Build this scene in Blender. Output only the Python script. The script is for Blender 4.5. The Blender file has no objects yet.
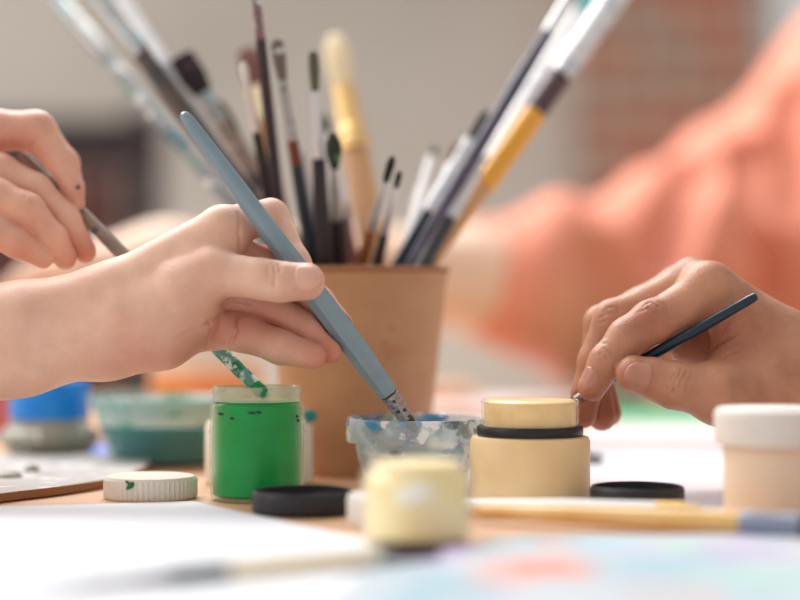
import bpy, bmesh, math, random
import numpy as np
from mathutils import Vector, Matrix
random.seed(7)
S = bpy.context.scene
COL = S.collection
TOP = 0.75                 # table top height
CAMZ = TOP + 0.097         # lens height
F = 85.0 / 36.0 * 800.0    # focal length in units of 1/800 of the frame width

def P(x, y, D):            # place measured on the photograph, at distance D -> world point
    return Vector(((x - 400) / F * D, D, CAMZ - (y - 300) / F * D))

# ------------------------------------------------------------------ materials
def new_mat(name):
    m = bpy.data.materials.new(name); m.use_nodes = True
    nt = m.node_tree
    return m, nt, nt.nodes['Principled BSDF']

def rgb(c):
    """sRGB 0-255 -> linear rgba"""
    o = []
    for v in c[:3]:
        v = v / 255.0
        o.append(v / 12.92 if v <= 0.04045 else ((v + 0.055) / 1.055) ** 2.4)
    return (*o, 1.0)

def mat(name, c, rough=0.5, metal=0.0, var=None, scale=30.0, bump=0.0, bscale=200.0, splats=(), stretch=None, spec=None, trans=0.0, ior=1.45, sss=0.0):
    m, nt, b = new_mat(name)
    N, L = nt.nodes, nt.links
    tc = N.new('ShaderNodeTexCoord')
    vec = tc.outputs['Object']
    if stretch:
        mp = N.new('ShaderNodeMapping'); mp.inputs['Scale'].default_value = stretch
        L.new(vec, mp.inputs['Vector']); vec = mp.outputs['Vector']
    cur = None
    base = rgb(c)
    if var:
        n = N.new('ShaderNodeTexNoise'); n.inputs['Scale'].default_value = scale; n.inputs['Detail'].default_value = 4
        L.new(vec, n.inputs['Vector'])
        r = N.new('ShaderNodeValToRGB'); r.color_ramp.elements[0].position = .35; r.color_ramp.elements[1].position = .65
        r.color_ramp.elements[0].color = base; r.color_ramp.elements[1].color = rgb(var)
        L.new(n.outputs['Fac'], r.inputs['Fac']); cur = r.outputs['Color']
    for i, (sc, ssc, th) in enumerate(splats):
        n = N.new('ShaderNodeTexNoise'); n.inputs['Scale'].default_value = ssc; n.inputs['Detail'].default_value = 2
        mp = N.new('ShaderNodeMapping'); mp.inputs['Location'].default_value = (i * 3.7 + 1.3, i * 1.9, i * 5.1)
        L.new(tc.outputs['Object'], mp.inputs['Vector']); L.new(mp.outputs['Vector'], n.inputs['Vector'])
        r = N.new('ShaderNodeValToRGB'); r.color_ramp.elements[0].position = th; r.color_ramp.elements[1].position = min(1, th + .04)
        r.color_ramp.elements[0].color = (0, 0, 0, 1); r.color_ramp.elements[1].color = (1, 1, 1, 1)
        L.new(n.outputs['Fac'], r.inputs['Fac'])
        mx = N.new('ShaderNodeMix'); mx.data_type = 'RGBA'
        L.new(r.outputs['Color'], mx.inputs['Factor'])
        if cur is None: mx.inputs['A'].default_value = base
        else: L.new(cur, mx.inputs['A'])
        mx.inputs['B'].default_value = rgb(sc); cur = mx.outputs['Result']
    if cur is None: b.inputs['Base Color'].default_value = base
    else: L.new(cur, b.inputs['Base Color'])
    b.inputs['Roughness'].default_value = rough; b.inputs['Metallic'].default_value = metal
    b.inputs['IOR'].default_value = ior
    if spec is not None: b.inputs['Specular IOR Level'].default_value = spec
    if trans: b.inputs['Transmission Weight'].default_value = trans
    if sss:
        b.inputs['Subsurface Weight'].default_value = sss
        b.inputs['Subsurface Radius'].default_value = (1.0, .35, .2)
        b.inputs['Subsurface Scale'].default_value = .004
    if bump:
        n = N.new('ShaderNodeTexNoise'); n.inputs['Scale'].default_value = bscale; n.inputs['Detail'].default_value = 3
        L.new(vec, n.inputs['Vector'])
        bp = N.new('ShaderNodeBump'); bp.inputs['Strength'].default_value = bump; bp.inputs['Distance'].default_value = .001
        L.new(n.outputs['Fac'], bp.inputs['Height']); L.new(bp.outputs['Normal'], b.inputs['Normal'])
    return m

def skin_mat(name, c1, c2, red, bumps=.25):
    """two mottled skin tones, flushed towards fingertips and joints (vertex attribute 'flush')"""
    m, nt, b = new_mat(name); N, L = nt.nodes, nt.links
    tc = N.new('ShaderNodeTexCoord')
    n = N.new('ShaderNodeTexNoise'); n.inputs['Scale'].default_value = 55; n.inputs['Detail'].default_value = 4
    L.new(tc.outputs['Object'], n.inputs['Vector'])
    r = N.new('ShaderNodeValToRGB'); r.color_ramp.elements[0].position = .35; r.color_ramp.elements[1].position = .68
    r.color_ramp.elements[0].color = rgb(c1); r.color_ramp.elements[1].color = rgb(c2)
    L.new(n.outputs['Fac'], r.inputs['Fac'])
    a = N.new('ShaderNodeAttribute'); a.attribute_name = 'flush'
    mx = N.new('ShaderNodeMix'); mx.data_type = 'RGBA'
    L.new(a.outputs['Fac'], mx.inputs['Factor']); L.new(r.outputs['Color'], mx.inputs['A']); mx.inputs['B'].default_value = rgb(red)
    L.new(mx.outputs['Result'], b.inputs['Base Color'])
    b.inputs['Roughness'].default_value = .48
    b.inputs['Subsurface Weight'].default_value = .16
    b.inputs['Subsurface Radius'].default_value = (1.0, .35, .2)
    b.inputs['Subsurface Scale'].default_value = .004
    v = N.new('ShaderNodeTexVoronoi'); v.inputs['Scale'].default_value = 900
    L.new(tc.outputs['Object'], v.inputs['Vector'])
    bp = N.new('ShaderNodeBump'); bp.inputs['Strength'].default_value = bumps; bp.inputs['Distance'].default_value = .0004
    L.new(v.outputs['Distance'], bp.inputs['Height']); L.new(bp.outputs['Normal'], b.inputs['Normal'])
    return m

def thin_glass(name, tint=(250, 252, 250), body=(235, 240, 236), haze=.08, edge=.75, splats=()):
    """clear walled glass or plastic, paler towards its edges, with opaque dried paint splashes"""
    m, nt, b = new_mat(name); N, L = nt.nodes, nt.links
    b.inputs['Specular IOR Level'].default_value = .6
    out = N['Material Output']; tr = N.new('ShaderNodeBsdfTransparent'); tr.inputs['Color'].default_value = rgb(tint)
    b.inputs['Base Color'].default_value = rgb(body); b.inputs['Roughness'].default_value = .04
    lw0 = N.new('ShaderNodeLayerWeight'); lw0.inputs['Blend'].default_value = .5
    lw = N.new('ShaderNodeMath'); lw.operation = 'POWER'; lw.inputs[1].default_value = 3.5; L.new(lw0.outputs['Facing'], lw.inputs[0])
    ma = N.new('ShaderNodeMath'); ma.operation = 'MULTIPLY_ADD'; ma.inputs[1].default_value = edge; ma.inputs[2].default_value = haze; ma.use_clamp = True
    L.new(lw.outputs['Value'], ma.inputs[0]); fac = ma.outputs['Value']
    tc = N.new('ShaderNodeTexCoord'); cur = None
    for i, (sc, ssc, th) in enumerate(splats):
        n = N.new('ShaderNodeTexNoise'); n.inputs['Scale'].default_value = ssc; n.inputs['Detail'].default_value = 3
        mp = N.new('ShaderNodeMapping'); mp.inputs['Location'].default_value = (i * 3.7 + 1.3, i * 1.9, i * 5.1)
        L.new(tc.outputs['Object'], mp.inputs['Vector']); L.new(mp.outputs['Vector'], n.inputs['Vector'])
        r = N.new('ShaderNodeMapRange'); r.inputs['From Min'].default_value = th; r.inputs['From Max'].default_value = th + .05
        L.new(n.outputs['Fac'], r.inputs['Value'])
        mx = N.new('ShaderNodeMix'); mx.data_type = 'RGBA'; L.new(r.outputs['Result'], mx.inputs['Factor'])
        if cur is None: mx.inputs['A'].default_value = rgb(body)
        else: L.new(cur, mx.inputs['A'])
        mx.inputs['B'].default_value = rgb(sc); cur = mx.outputs['Result']
        mm = N.new('ShaderNodeMath'); mm.operation = 'MAXIMUM'; L.new(fac, mm.inputs[0])
        m9 = N.new('ShaderNodeMath'); m9.operation = 'MULTIPLY'; m9.inputs[1].default_value = .88; L.new(r.outputs['Result'], m9.inputs[0]); L.new(m9.outputs['Value'], mm.inputs[1]); fac = mm.outputs['Value']
    if cur is not None: L.new(cur, b.inputs['Base Color'])
    ms = N.new('ShaderNodeMixShader'); L.new(fac, ms.inputs['Fac']); L.new(tr.outputs['BSDF'], ms.inputs[1]); L.new(b.outputs['BSDF'], ms.inputs[2])
    L.new(ms.outputs['Shader'], out.inputs['Surface'])
    return m

# ------------------------------------------------------------------ object helpers
def props(o, label=None, cat=None, group=None, kind=None):
    for k, v in (('label', label), ('category', cat), ('group', group), ('kind', kind)):
        if v: o[k] = v
    return o

def thing(name, loc, label, cat, group=None):
    o = bpy.data.objects.new(name, None); o.location = loc; COL.objects.link(o)
    o.empty_display_size = .02
    return props(o, label, cat, group)

def mesh_obj(name, verts, faces, m, parent=None, smooth=True, origin=None, mats=None, fmat=None):
    """verts in world space; stored relative to origin (or to the parent's place)"""
    org = Vector(origin) if origin is not None else (world_loc(parent) if parent else Vector((0, 0, 0)))
    me = bpy.data.meshes.new(name)
    vv = np.asarray(verts, dtype=np.float64).reshape(-1, 3) - np.array(org)
    me.from_pydata(vv.tolist(), [], [tuple(int(i) for i in f) for f in faces])
    me.update()
    for mm in (mats or [m]): me.materials.append(mm)
    if smooth: me.polygons.foreach_set('use_smooth', [True] * len(me.polygons))
    if fmat is not None: me.polygons.foreach_set('material_index', fmat)
    o = bpy.data.objects.new(name, me); COL.objects.link(o)
    if parent:
        o.parent = parent; o.location = org - world_loc(parent)
    else: o.location = org
    return o

def world_loc(o):
    v = Vector((0, 0, 0))
    while o: v = v + o.location; o = o.parent
    return v

def autosmooth(o, deg=35):
    me = o.data
    bm = bmesh.new(); bm.from_mesh(me)
    for e in bm.edges:
        if len(e.link_faces) == 2 and e.calc_face_angle(0) > math.radians(deg): e.smooth = False
    bm.to_mesh(me); bm.free()
    return o

def lathe_vf(center, prof, n=64, closed=False, ridge=None):
    """profile [(r,z)] around the vertical axis through center; r=0 ends make caps; closed joins last to first"""
    cx, cy, cz = center; V, Fc, rings = [], [], []
    if ridge:                                      # rings where the ribs start and stop
        q = []
        for (a, b) in zip(prof[:-1], prof[1:]):
            q.append(a)
            if min(a[0], b[0]) > ridge[4] and abs(b[1] - a[1]) > 1e-6:
                zs = [z for z in (ridge[2] + 1e-5, ridge[3] - 1e-5) if min(a[1], b[1]) < z < max(a[1], b[1])]
                for z in sorted(zs, reverse=a[1] > b[1]): q.append((a[0] + (b[0] - a[0]) * (z - a[1]) / (b[1] - a[1]), z))
        prof = q + [prof[-1]]
    for (r, z) in prof:
        if r < 1e-7: V.append((cx, cy, cz + z)); rings.append([len(V) - 1])
        else:
            ring = []
            for k in range(n):
                a = 2 * math.pi * k / n
                rr = r + (ridge[0] * (0.5 + 0.5 * math.cos(ridge[1] * a)) if ridge and ridge[2] <= z <= ridge[3] and r > ridge[4] else 0)
                V.append((cx + rr * math.cos(a), cy + rr * math.sin(a), cz + z)); ring.append(len(V) - 1)
            rings.append(ring)
    pairs = list(zip(rings[:-1], rings[1:])) + ([(rings[-1], rings[0])] if closed else [])
    for A, B in pairs:
        if len(A) == 1 and len(B) == 1: continue
        if len(A) == 1:
            for k in range(n): Fc.append((A[0], B[(k + 1) % n], B[k]))
        elif len(B) == 1:
            for k in range(n): Fc.append((A[k], A[(k + 1) % n], B[0]))
        else:
            for k in range(n): Fc.append((A[k], A[(k + 1) % n], B[(k + 1) % n], B[k]))
    return V, Fc

def fix_normals(o):
    bm = bmesh.new(); bm.from_mesh(o.data); bmesh.ops.recalc_face_normals(bm, faces=bm.faces); bm.to_mesh(o.data); bm.free(); return o

def lathe(name, center, prof, m, parent=None, n=64, closed=False, ridge=None, origin=None, sharp=35):
    V, Fc = lathe_vf(center, prof, n, closed, ridge)
    o = mesh_obj(name, V, Fc, m, parent, origin=origin if origin is not None else (None if parent else center))
    fix_normals(o); autosmooth(o, sharp); return o

def frame_of(d, roll):
    d = d.normalized(); r = Vector(roll); r = (r - d * r.dot(d))
    if r.length < 1e-4: r = Vector((0, 0, 1)) - d * d.z
    r.normalize(); return d, r, d.cross(r)

def rod_vf(A, B, prof, roll=(1, 0, 0), n=20, facet=None):
    """prof [(t, half width, half thickness)] along A->B"""
    A, B = Vector(A), Vector(B); d, u, w = frame_of(B - A, roll); Lg = (B - A).length
    V, Fc, rings = [], [], []
    for (t, a, b) in prof:
        c = A + d * (t * Lg)
        if a < 1e-7: V.append(tuple(c)); rings.append([len(V) - 1]); continue
        ring = []
        for k in range(n):
            an = 2 * math.pi * k / n; g = 1.0
            if facet:                              # flats cut along part of a round handle
                s_ = 2 * math.pi / facet[0]; q_ = math.cos(s_ / 2) / math.cos((an % s_) - s_ / 2)
                g = 1 + (q_ * 1.06 - 1) * min(1, max(0, (t - facet[1]) / facet[2]))
            V.append(tuple(c + u * (a * g * math.cos(an)) + w * (b * g * math.sin(an)))); ring.append(len(V) - 1)
        rings.append(ring)
    for R1, R2 in zip(rings[:-1], rings[1:]):
        for k in range(n):
            k2 = (k + 1) % n
            if len(R1) == 1: Fc.append((R1[0], R2[k], R2[k2]))
            elif len(R2) == 1: Fc.append((R1[k2], R1[k], R2[0]))
            else: Fc.append((R1[k], R2[k], R2[k2], R1[k2]))
    if len(rings[0]) > 1: Fc.append(tuple(rings[0]))
    if len(rings[-1]) > 1: Fc.append(tuple(reversed(rings[-1])))
    return V, Fc

def rod(name, A, B, prof, m, parent=None, roll=(1, 0, 0), n=20, sharp=40, facet=None):
    V, Fc = rod_vf(A, B, prof, roll, n, facet)
    o = mesh_obj(name, V, Fc, m, parent, origin=None if parent else A)
    fix_normals(o); return autosmooth(o, sharp)

def box_vf(lo, hi):
    x0, y0, z0 = lo; x1, y1, z1 = hi
    V = [(x0, y0, z0), (x1, y0, z0), (x1, y1, z0), (x0, y1, z0), (x0, y0, z1), (x1, y0, z1), (x1, y1, z1), (x0, y1, z1)]
    return V, [(0, 3, 2, 1), (4, 5, 6, 7), (0, 1, 5, 4), (1, 2, 6, 5), (2, 3, 7, 6), (3, 0, 4, 7)]

def boxes(name, bl, m, parent=None, bevel=0.0, origin=None):
    V, Fc = [], []
    for lo, hi in bl:
        v, f = box_vf(lo, hi); k = len(V); V += v; Fc += [tuple(i + k for i in q) for q in f]
    if origin is None and parent is None: origin = [(bl[0][0][i] + bl[0][1][i]) / 2 for i in (0, 1)] + [bl[0][0][2]]
    o = mesh_obj(name, V, Fc, m, parent, smooth=False, origin=origin)
    if bevel:
        bm = bmesh.new(); bm.from_mesh(o.data)
        bmesh.ops.bevel(bm, geom=list(bm.edges), offset=bevel, segments=2, affect='EDGES', profile=.5)
        bm.to_mesh(o.data); bm.free()
    return o

def slab(name, pts, z0, th, m, parent=None, bevel=0, **kw):
    """flat sheet with outline pts [(x,y)] from z0 up by th"""
    n = len(pts); V = [(x, y, z0) for x, y in pts] + [(x, y, z0 + th) for x, y in pts]
    Fc = [tuple(range(n))[::-1], tuple(range(n, 2 * n))] + [(i, (i + 1) % n, n + (i + 1) % n, n + i) for i in range(n)]
    o = mesh_obj(name, V, Fc, m, parent, smooth=False, origin=None if parent else (pts[0][0], pts[0][1], z0), **kw)
    fix_normals(o); return o

def ground(x, y, z=0.0):
    """point on the plane z above the table top seen at photo position x,y -> (X, Y)"""
    D = (0.097 - z) * F / (y - 300); return ((x - 400) / F * D, D)

# ------------------------------------------------------------------ implicit-surface modelling (hands, bodies)
BIG = np.float32(1.0)
class Field:
    def __init__(s, lo, hi, h):
        s.lo = np.array(lo, dtype=np.float64); s.h = h
        s.n = np.ceil((np.array(hi) - s.lo) / h).astype(int) + 1
        s.ax = [(s.lo[i] + h * np.arange(s.n[i])).astype(np.float32) for i in range(3)]
    def empty(s): return np.full(tuple(s.n), BIG, dtype=np.float32)
    def block(s, lo, hi):
        a = np.clip(np.floor((np.array(lo) - s.lo) / s.h).astype(int), 0, s.n); b = np.clip(np.ceil((np.array(hi) - s.lo) / s.h).astype(int) + 1, 0, s.n)
        return tuple(slice(int(a[i]), int(b[i])) for i in range(3))
    def cone(s, a, b, ra, rb, pad):
        a = np.array(a, dtype=np.float32); b = np.array(b, dtype=np.float32); rm = max(ra, rb) + pad
        sl = s.block(np.minimum(a, b) - rm, np.maximum(a, b) + rm)
        X = s.ax[0][sl[0]][:, None, None]; Y = s.ax[1][sl[1]][None, :, None]; Z = s.ax[2][sl[2]][None, None, :]
        ba = b - a; L2 = float(ba @ ba) + 1e-12
        t = np.clip(((X - a[0]) * ba[0] + (Y - a[1]) * ba[1] + (Z - a[2]) * ba[2]) / L2, 0, 1)
        d = np.sqrt((X - a[0] - t * ba[0]) ** 2 + (Y - a[1] - t * ba[1]) ** 2 + (Z - a[2] - t * ba[2]) ** 2) - (ra + (rb - ra) * t)
        return sl, d.astype(np.float32)
    def add(s, v, a, b, ra, rb, k, pad=None):
        sl, d = s.cone(a, b, ra, rb, pad if pad is not None else max(k * 1.5, 3 * s.h)); v[sl] = smin(v[sl], d, k)
    def cut(s, v, a, b, ra, rb, k):
        sl, d = s.cone(a, b, ra, rb, max(k * 1.5, 3 * s.h)); v[sl] = -smin(-v[sl], d, k)
    def sample(s, v, p):
        q = (np.asarray(p, dtype=np.float64).reshape(-1, 3) - s.lo) / s.h
        q = np.clip(q, 0, np.array(s.n) - 1.001); i = q.astype(int); f = q - i
        r = 0
        for dx in (0, 1):
            for dy in (0, 1):
                for dz in (0, 1):
                    w = (f[:, 0] if dx else 1 - f[:, 0]) * (f[:, 1] if dy else 1 - f[:, 1]) * (f[:, 2] if dz else 1 - f[:, 2])
                    r = r + w * v[i[:, 0] + dx, i[:, 1] + dy, i[:, 2] + dz]
        return r

def smin(a, b, k):
    if k <= 0: return np.minimum(a, b)
    h = np.maximum(k - np.abs(a - b), 0) / k
    return np.minimum(a, b) - h * h * k * .25

def surface_nets(fd, v):
    v = v.copy()
    v[0] = v[-1] = BIG; v[:, 0] = v[:, -1] = BIG; v[:, :, 0] = v[:, :, -1] = BIG
    neg = v < 0
    nx, ny, nz = v.shape
    cnt = np.zeros((nx - 1, ny - 1, nz - 1), dtype=np.uint8)
    offs = [(i, j, k) for i in (0, 1) for j in (0, 1) for k in (0, 1)]
    for (i, j, k) in offs: cnt += neg[i:nx - 1 + i, j:ny - 1 + j, k:nz - 1 + k]
    act = (cnt > 0) & (cnt < 8)
    idx = np.argwhere(act); n = len(idx)
    ids = np.full(act.shape, -1, dtype=np.int64); ids[act] = np.arange(n)
    cv = {o: v[idx[:, 0] + o[0], idx[:, 1] + o[1], idx[:, 2] + o[2]].astype(np.float64) for o in offs}
    acc = np.zeros((n, 3)); num = np.zeros(n)
    for o in offs:
        for ax in range(3):
            if o[ax] == 0:
                o2 = list(o); o2[ax] = 1; o2 = tuple(o2)
                a, b = cv[o], cv[o2]; m = (a < 0) != (b < 0)
                t = np.where(m, a / np.where(m, a - b, 1), 0)
                p = np.tile(np.array(o, dtype=np.float64), (n, 1)); p[:, ax] = t
                acc[m] += p[m]; num[m] += 1
    V = fd.lo + (idx + acc / num[:, None]) * fd.h
    Q = []
    for ax in range(3):
        b, c = (ax + 1) % 3, (ax + 2) % 3
        s0 = [slice(None)] * 3; s1 = [slice(None)] * 3
        s0[ax] = slice(0, -1); s1[ax] = slice(1, None)
        ch = neg[tuple(s0)] != neg[tuple(s1)]
        e = np.argwhere(ch)
        e = e[(e[:, b] > 0) & (e[:, c] > 0) & (e[:, b] < v.shape[b] - 1) & (e[:, c] < v.shape[c] - 1)]
        inside0 = neg[e[:, 0], e[:, 1], e[:, 2]]
        def cell(db, dc):
            q = e.copy(); q[:, b] += db; q[:, c] += dc; return ids[q[:, 0], q[:, 1], q[:, 2]]
        q = np.stack([cell(-1, -1), cell(0, -1), cell(0, 0), cell(-1, 0)], 1)
        q[~inside0] = q[~inside0][:, ::-1]; Q.append(q)
    Q = np.concatenate(Q); Q = Q[(Q >= 0).all(1)]
    return V, Q

def np_mesh(name, V, Q, m, parent, flush=None):
    org = np.array(world_loc(parent))
    me = bpy.data.meshes.new(name); n, f = len(V), len(Q)
    me.vertices.add(n); me.loops.add(4 * f); me.polygons.add(f)
    me.vertices.foreach_set('co', (V - org).astype(np.float32).ravel())
    me.loops.foreach_set('vertex_index', Q.astype(np.int32).ravel())
    me.polygons.foreach_set('loop_start', np.arange(0, 4 * f, 4, dtype=np.int32))
    me.polygons.foreach_set('loop_total', np.full(f, 4, dtype=np.int32))
    me.polygons.foreach_set('use_smooth', np.ones(f, dtype=bool))
    me.update(calc_edges=True); me.validate()
    me.materials.append(m)
    if flush is not None:
        at = me.attributes.new('flush', 'FLOAT', 'POINT'); at.data.foreach_set('value', flush.astype(np.float32))
    o = bpy.data.objects.new(name, me); COL.objects.link(o); o.parent = parent
    return o

def build_hand(root, D0, palm, fingers, skin, nailm, carve=(), creases=(), nails=(), flush=(), h=.0010, kp=.009, kf=.005):
    """one continuous hand and forearm. palm: capsules ((x,y,d,r),(x,y,d,r)); fingers: {name: [(x,y,d,r)...]}
    x,y,r as measured on the photograph at distance D0 + d millimetres."""
    def W(q): D = D0 + q[2] / 1000.0; return np.array(P(q[0], q[1], D)), q[3] / F * D
    pts = [W(q) for c in palm for q in c] + [W(q) for f in fingers.values() for q in f]
    lo = np.min([p - r for p, r in pts], 0) - .006; hi = np.max([p + r for p, r in pts], 0) + .006
    fd = Field(lo, hi, h)
    pv = fd.empty()
    for a, b in palm:
        (pa, ra), (pb, rb) = W(a), W(b); fd.add(pv, pa, pb, ra, rb, kp, pad=.02)
    res = pv.copy()
    for nm, f in fingers.items():
        fv = fd.empty()
        for a, b in zip(f[:-1], f[1:]):
            (pa, ra), (pb, rb) = W(a), W(b); fd.add(fv, pa, pb, ra, rb, .0035, pad=.014)
        u = smin(pv, fv, kf)                     # blends into the palm, stays apart from the other fingers
        res = smin(res, u, .0006)
    for (A, B, ra, rb) in carve: fd.cut(res, A, B, ra, rb, .0012)
    def surf(x, y):
        ts = np.arange(D0 - .09, D0 + .12, .0006)
        pp = np.array([P(x, y, t) for t in ts]); vals = fd.sample(res, pp)
        i = np.argmax(vals < 0)
        return pp[i] if vals[i] < 0 else None
    for path, w in creases:
        pr = [surf(*q) for q in path]; pr = [p for p in pr if p is not None]
        for a, b in zip(pr[:-1], pr[1:]):
            if np.linalg.norm(a - b) < .02: fd.cut(res, a - np.array((0, w * .35, 0)), b - np.array((0, w * .35, 0)), w, w, w * 1.6)
    V, Q = surface_nets(fd, res)
    fl = np.zeros(len(V))
    for (q, rad, amt) in flush:
        p, _ = W(q); d = np.linalg.norm(V - p, axis=1); fl = np.maximum(fl, amt * np.exp(-(d / rad) ** 2))
    body = np_mesh('body', V, Q, skin, root, fl)
    for (a, b, nrm, t0, t1, half) in nails:
        (pa, ra), (pb, rb) = W(a), W(b); ax = pb - pa; Ln = np.linalg.norm(ax); ax /= Ln
        n = np.array(nrm, dtype=float); n -= ax * (n @ ax); n /= np.linalg.norm(n); sd = np.cross(ax, n)
        nu, nv = 12, 13; grid = []
        for i in range(nu):
            u = i / (nu - 1); pos = pa + ax * (t0 + (t1 - t0) * u)
            for j in range(nv):
                w = 2 * j / (nv - 1) - 1
                wid = half * (1 - .35 * max(0, (u - .65) / .35) ** 2 * abs(w)) * (1 - .3 * max(0, (.2 - u) / .2) ** 2 * abs(w))
                an = math.radians(wid) * w; dr = n * math.cos(an) + sd * math.sin(an)
                # round both ends of the nail
                pp0 = pos + ax * ((-.0016 if u > .5 else .0013) * w * w * abs(2 * u - 1))
                rr = np.linspace(.002, .016, 90); vals = fd.sample(res, pp0 + dr * rr[:, None]); k = np.argmax(vals > 0)
                r_ = rr[k] if vals[k] > 0 else ra
                if i and r_ < rad_prev * .93: r_ = rad_prev * .98
                rad_prev = r_
                edge = max(abs(w), abs(2 * u - 1) ** 3)
                grid.append(pp0 + dr * (r_ + .00035 - .0004 * edge ** 3))
        g = np.array(grid); g2 = g - n * .0007
        Fc = []
        for i in range(nu - 1):
            for j in range(nv - 1):
                q = (i * nv + j, i * nv + j + 1, (i + 1) * nv + j + 1, (i + 1) * nv + j)
                Fc.append(q); Fc.append(tuple(x + nu * nv for x in reversed(q)))
        bd = [j for j in range(nv)] + [i * nv + nv - 1 for i in range(1, nu)] + [(nu - 1) * nv + j for j in range(nv - 2, -1, -1)] + [i * nv for i in range(nu - 2, 0, -1)]
        for a_, b_ in zip(bd, bd[1:] + bd[:1]): Fc.append((a_, b_, b_ + nu * nv, a_ + nu * nv))
        o = mesh_obj('fingernail', np.concatenate([g, g2]), Fc, nailm, root); fix_normals(o)
    return body
# ------------------------------------------------------------------ camera, light, sky
cam = bpy.data.cameras.new('camera'); co = bpy.data.objects.new('camera', cam); COL.objects.link(co)
co.location = (0, 0, CAMZ); co.rotation_euler = (math.radians(90), 0, 0)
cam.lens = 85; cam.sensor_width = 36; cam.clip_start = .02
cam.dof.use_dof = True; cam.dof.focus_distance = .918; cam.dof.aperture_fstop = 2.3
S.camera = co
S.view_settings.view_transform = 'Standard'; S.view_settings.look = 'None'; S.view_settings.gamma = 1
S.view_settings.use_curve_mapping = False
S.view_settings.exposure = EXPOSURE = 0.0
w = bpy.data.worlds.new('sky'); S.world = w; w.use_nodes = True
bg = w.node_tree.nodes['Background']; bg.inputs['Color'].default_value = (1.0, .975, .95, 1); bg.inputs['Strength'].default_value = .60

def area(name, loc, target, size, power, col):
    l = bpy.data.lights.new(name, 'AREA'); l.energy = power; l.color = col; l.shape = 'RECTANGLE'; l.size, l.size_y = size
    o = bpy.data.objects.new(name, l); COL.objects.link(o); o.location = loc
    d = Vector(target) - Vector(loc); o.rotation_euler = d.to_track_quat('-Z', 'Y').to_euler(); return o
area('window_light_back', (-.7, 2.3, 2.6), (0, 1.0, .8), (2.0, 1.5), 88, (1, .985, .965))
area('window_light_side', (-2.2, .5, 1.9), (0, 1.0, .85), (1.6, 1.4), 18, (1, .985, .965))
area('wall_fill_light', (-2.3, 2.9, 1.8), (.2, 4.2, 1.1), (1.4, 1.4), 22, (1, .985, .97))  # unseen fill lamp added to brighten the back wall

# ------------------------------------------------------------------ materials
M = {}
M['wall'] = mat('wall_paint', (204, 197, 188), .9, var=(196, 189, 179), scale=3)
M['wainscot'] = mat('wainscot_paint', (226, 218, 204), .8)
M['floor'] = mat('floor_boards', (150, 125, 105), .6, var=(125, 100, 82), scale=4, stretch=(1, 8, 1))
def brick_mat():
    m, nt, b = new_mat('brick'); N, L = nt.nodes, nt.links
    tc = N.new('ShaderNodeTexCoord'); mp = N.new('ShaderNodeMapping'); mp.inputs['Rotation'].default_value = (math.radians(90), 0, 0)
    bt = N.new('ShaderNodeTexBrick'); bt.inputs['Scale'].default_value = 3.4
    bt.inputs['Color1'].default_value = rgb((165, 84, 62)); bt.inputs['Color2'].default_value = rgb((132, 122, 110)); bt.inputs['Mortar'].default_value = rgb((176, 156, 136))
    bt.inputs['Mortar Size'].default_value = .03
    L.new(tc.outputs['Object'], mp.inputs['Vector']); L.new(mp.outputs['Vector'], bt.inputs['Vector']); L.new(bt.outputs['Color'], b.inputs['Base Color'])
    b.inputs['Roughness'].default_value = .9; return m
M['brick'] = brick_mat()
M['white_paint'] = mat('white_frame_paint', (232, 232, 226), .5)
M['pane'] = mat('window_glass', (255, 255, 255), .0, trans=1.0, ior=1.02)
M['wood'] = mat('table_wood', (214, 172, 136), .5, var=(200, 155, 118), scale=8, stretch=(1, 14, 14))
M['dark_wood'] = mat('dark_wood', (46, 32, 34), .5, var=(38, 27, 30), scale=8)
M['leather'] = mat('chair_leather', (82, 46, 42), .5)
M['paper'] = mat('white_paper', (232, 235, 242), .85)
M['paper2'] = mat('drawing_paper', (230, 229, 236), .85)
M['painting'] = mat('watercolour', (200, 201, 206), .85, var=(176, 190, 198), scale=14, splats=[((150, 186, 202), 18, .58), ((196, 180, 214), 20, .62), ((236, 130, 96), 16, .64), ((160, 212, 190), 18, .66)])
M['kraft'] = mat('kraft_card', (196, 150, 112), .75, var=(189, 142, 104), scale=60, bump=.15, bscale=500, splats=[((190, 132, 98), 34, .70)])
M['kraft_in'] = mat('kraft_rim', (160, 108, 74), .75)
M['glass'] = thin_glass('clear_glass', tint=(255, 254, 250), body=(240, 238, 230), edge=.7, haze=.0)
M['pale_glass'] = thin_glass('pale_jar_glass', tint=(244, 246, 236), body=(222, 224, 204), haze=.30, edge=.9)
M['jar_glass'] = thin_glass('smeared_jar_glass', tint=(236, 240, 232), body=(196, 200, 188), haze=.45, edge=.7, splats=[((232, 234, 228), 60, .54), ((110, 116, 108), 60, .58)])
M['bowl_glass'] = thin_glass('paint_smeared_glass', tint=(240, 248, 250), body=(232, 242, 245), haze=.22, edge=.8,
    splats=[((246, 248, 249), 60, .52), ((92, 160, 205), 52, .60), ((176, 60, 140), 58, .625), ((95, 115, 128), 60, .61), ((80, 160, 125), 75, .64)])
M['green'] = mat('green_paint', (8, 160, 84), .3, var=(6, 150, 76), scale=60)
M['green_dry'] = mat('green_paint_smear', (20, 110, 60), .5)
M['teal'] = mat('teal_water', (18, 132, 142), .25, var=(40, 142, 140), scale=30)
M['tub'] = thin_glass('clear_tub_plastic', tint=(236, 248, 248), body=(205, 232, 232), haze=.08, edge=.8)
M['tub_splash'] = mat('tub_paint_splashes', (236, 244, 243), .4, splats=[((120, 200, 180), 60, .54), ((246, 249, 248), 85, .52), ((60, 165, 125), 70, .62), ((205, 185, 90), 80, .68), ((30, 115, 125), 110, .66)])
M['cream'] = mat('cream_paint', (244, 212, 162), .4, var=(238, 203, 150), scale=50)
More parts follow.
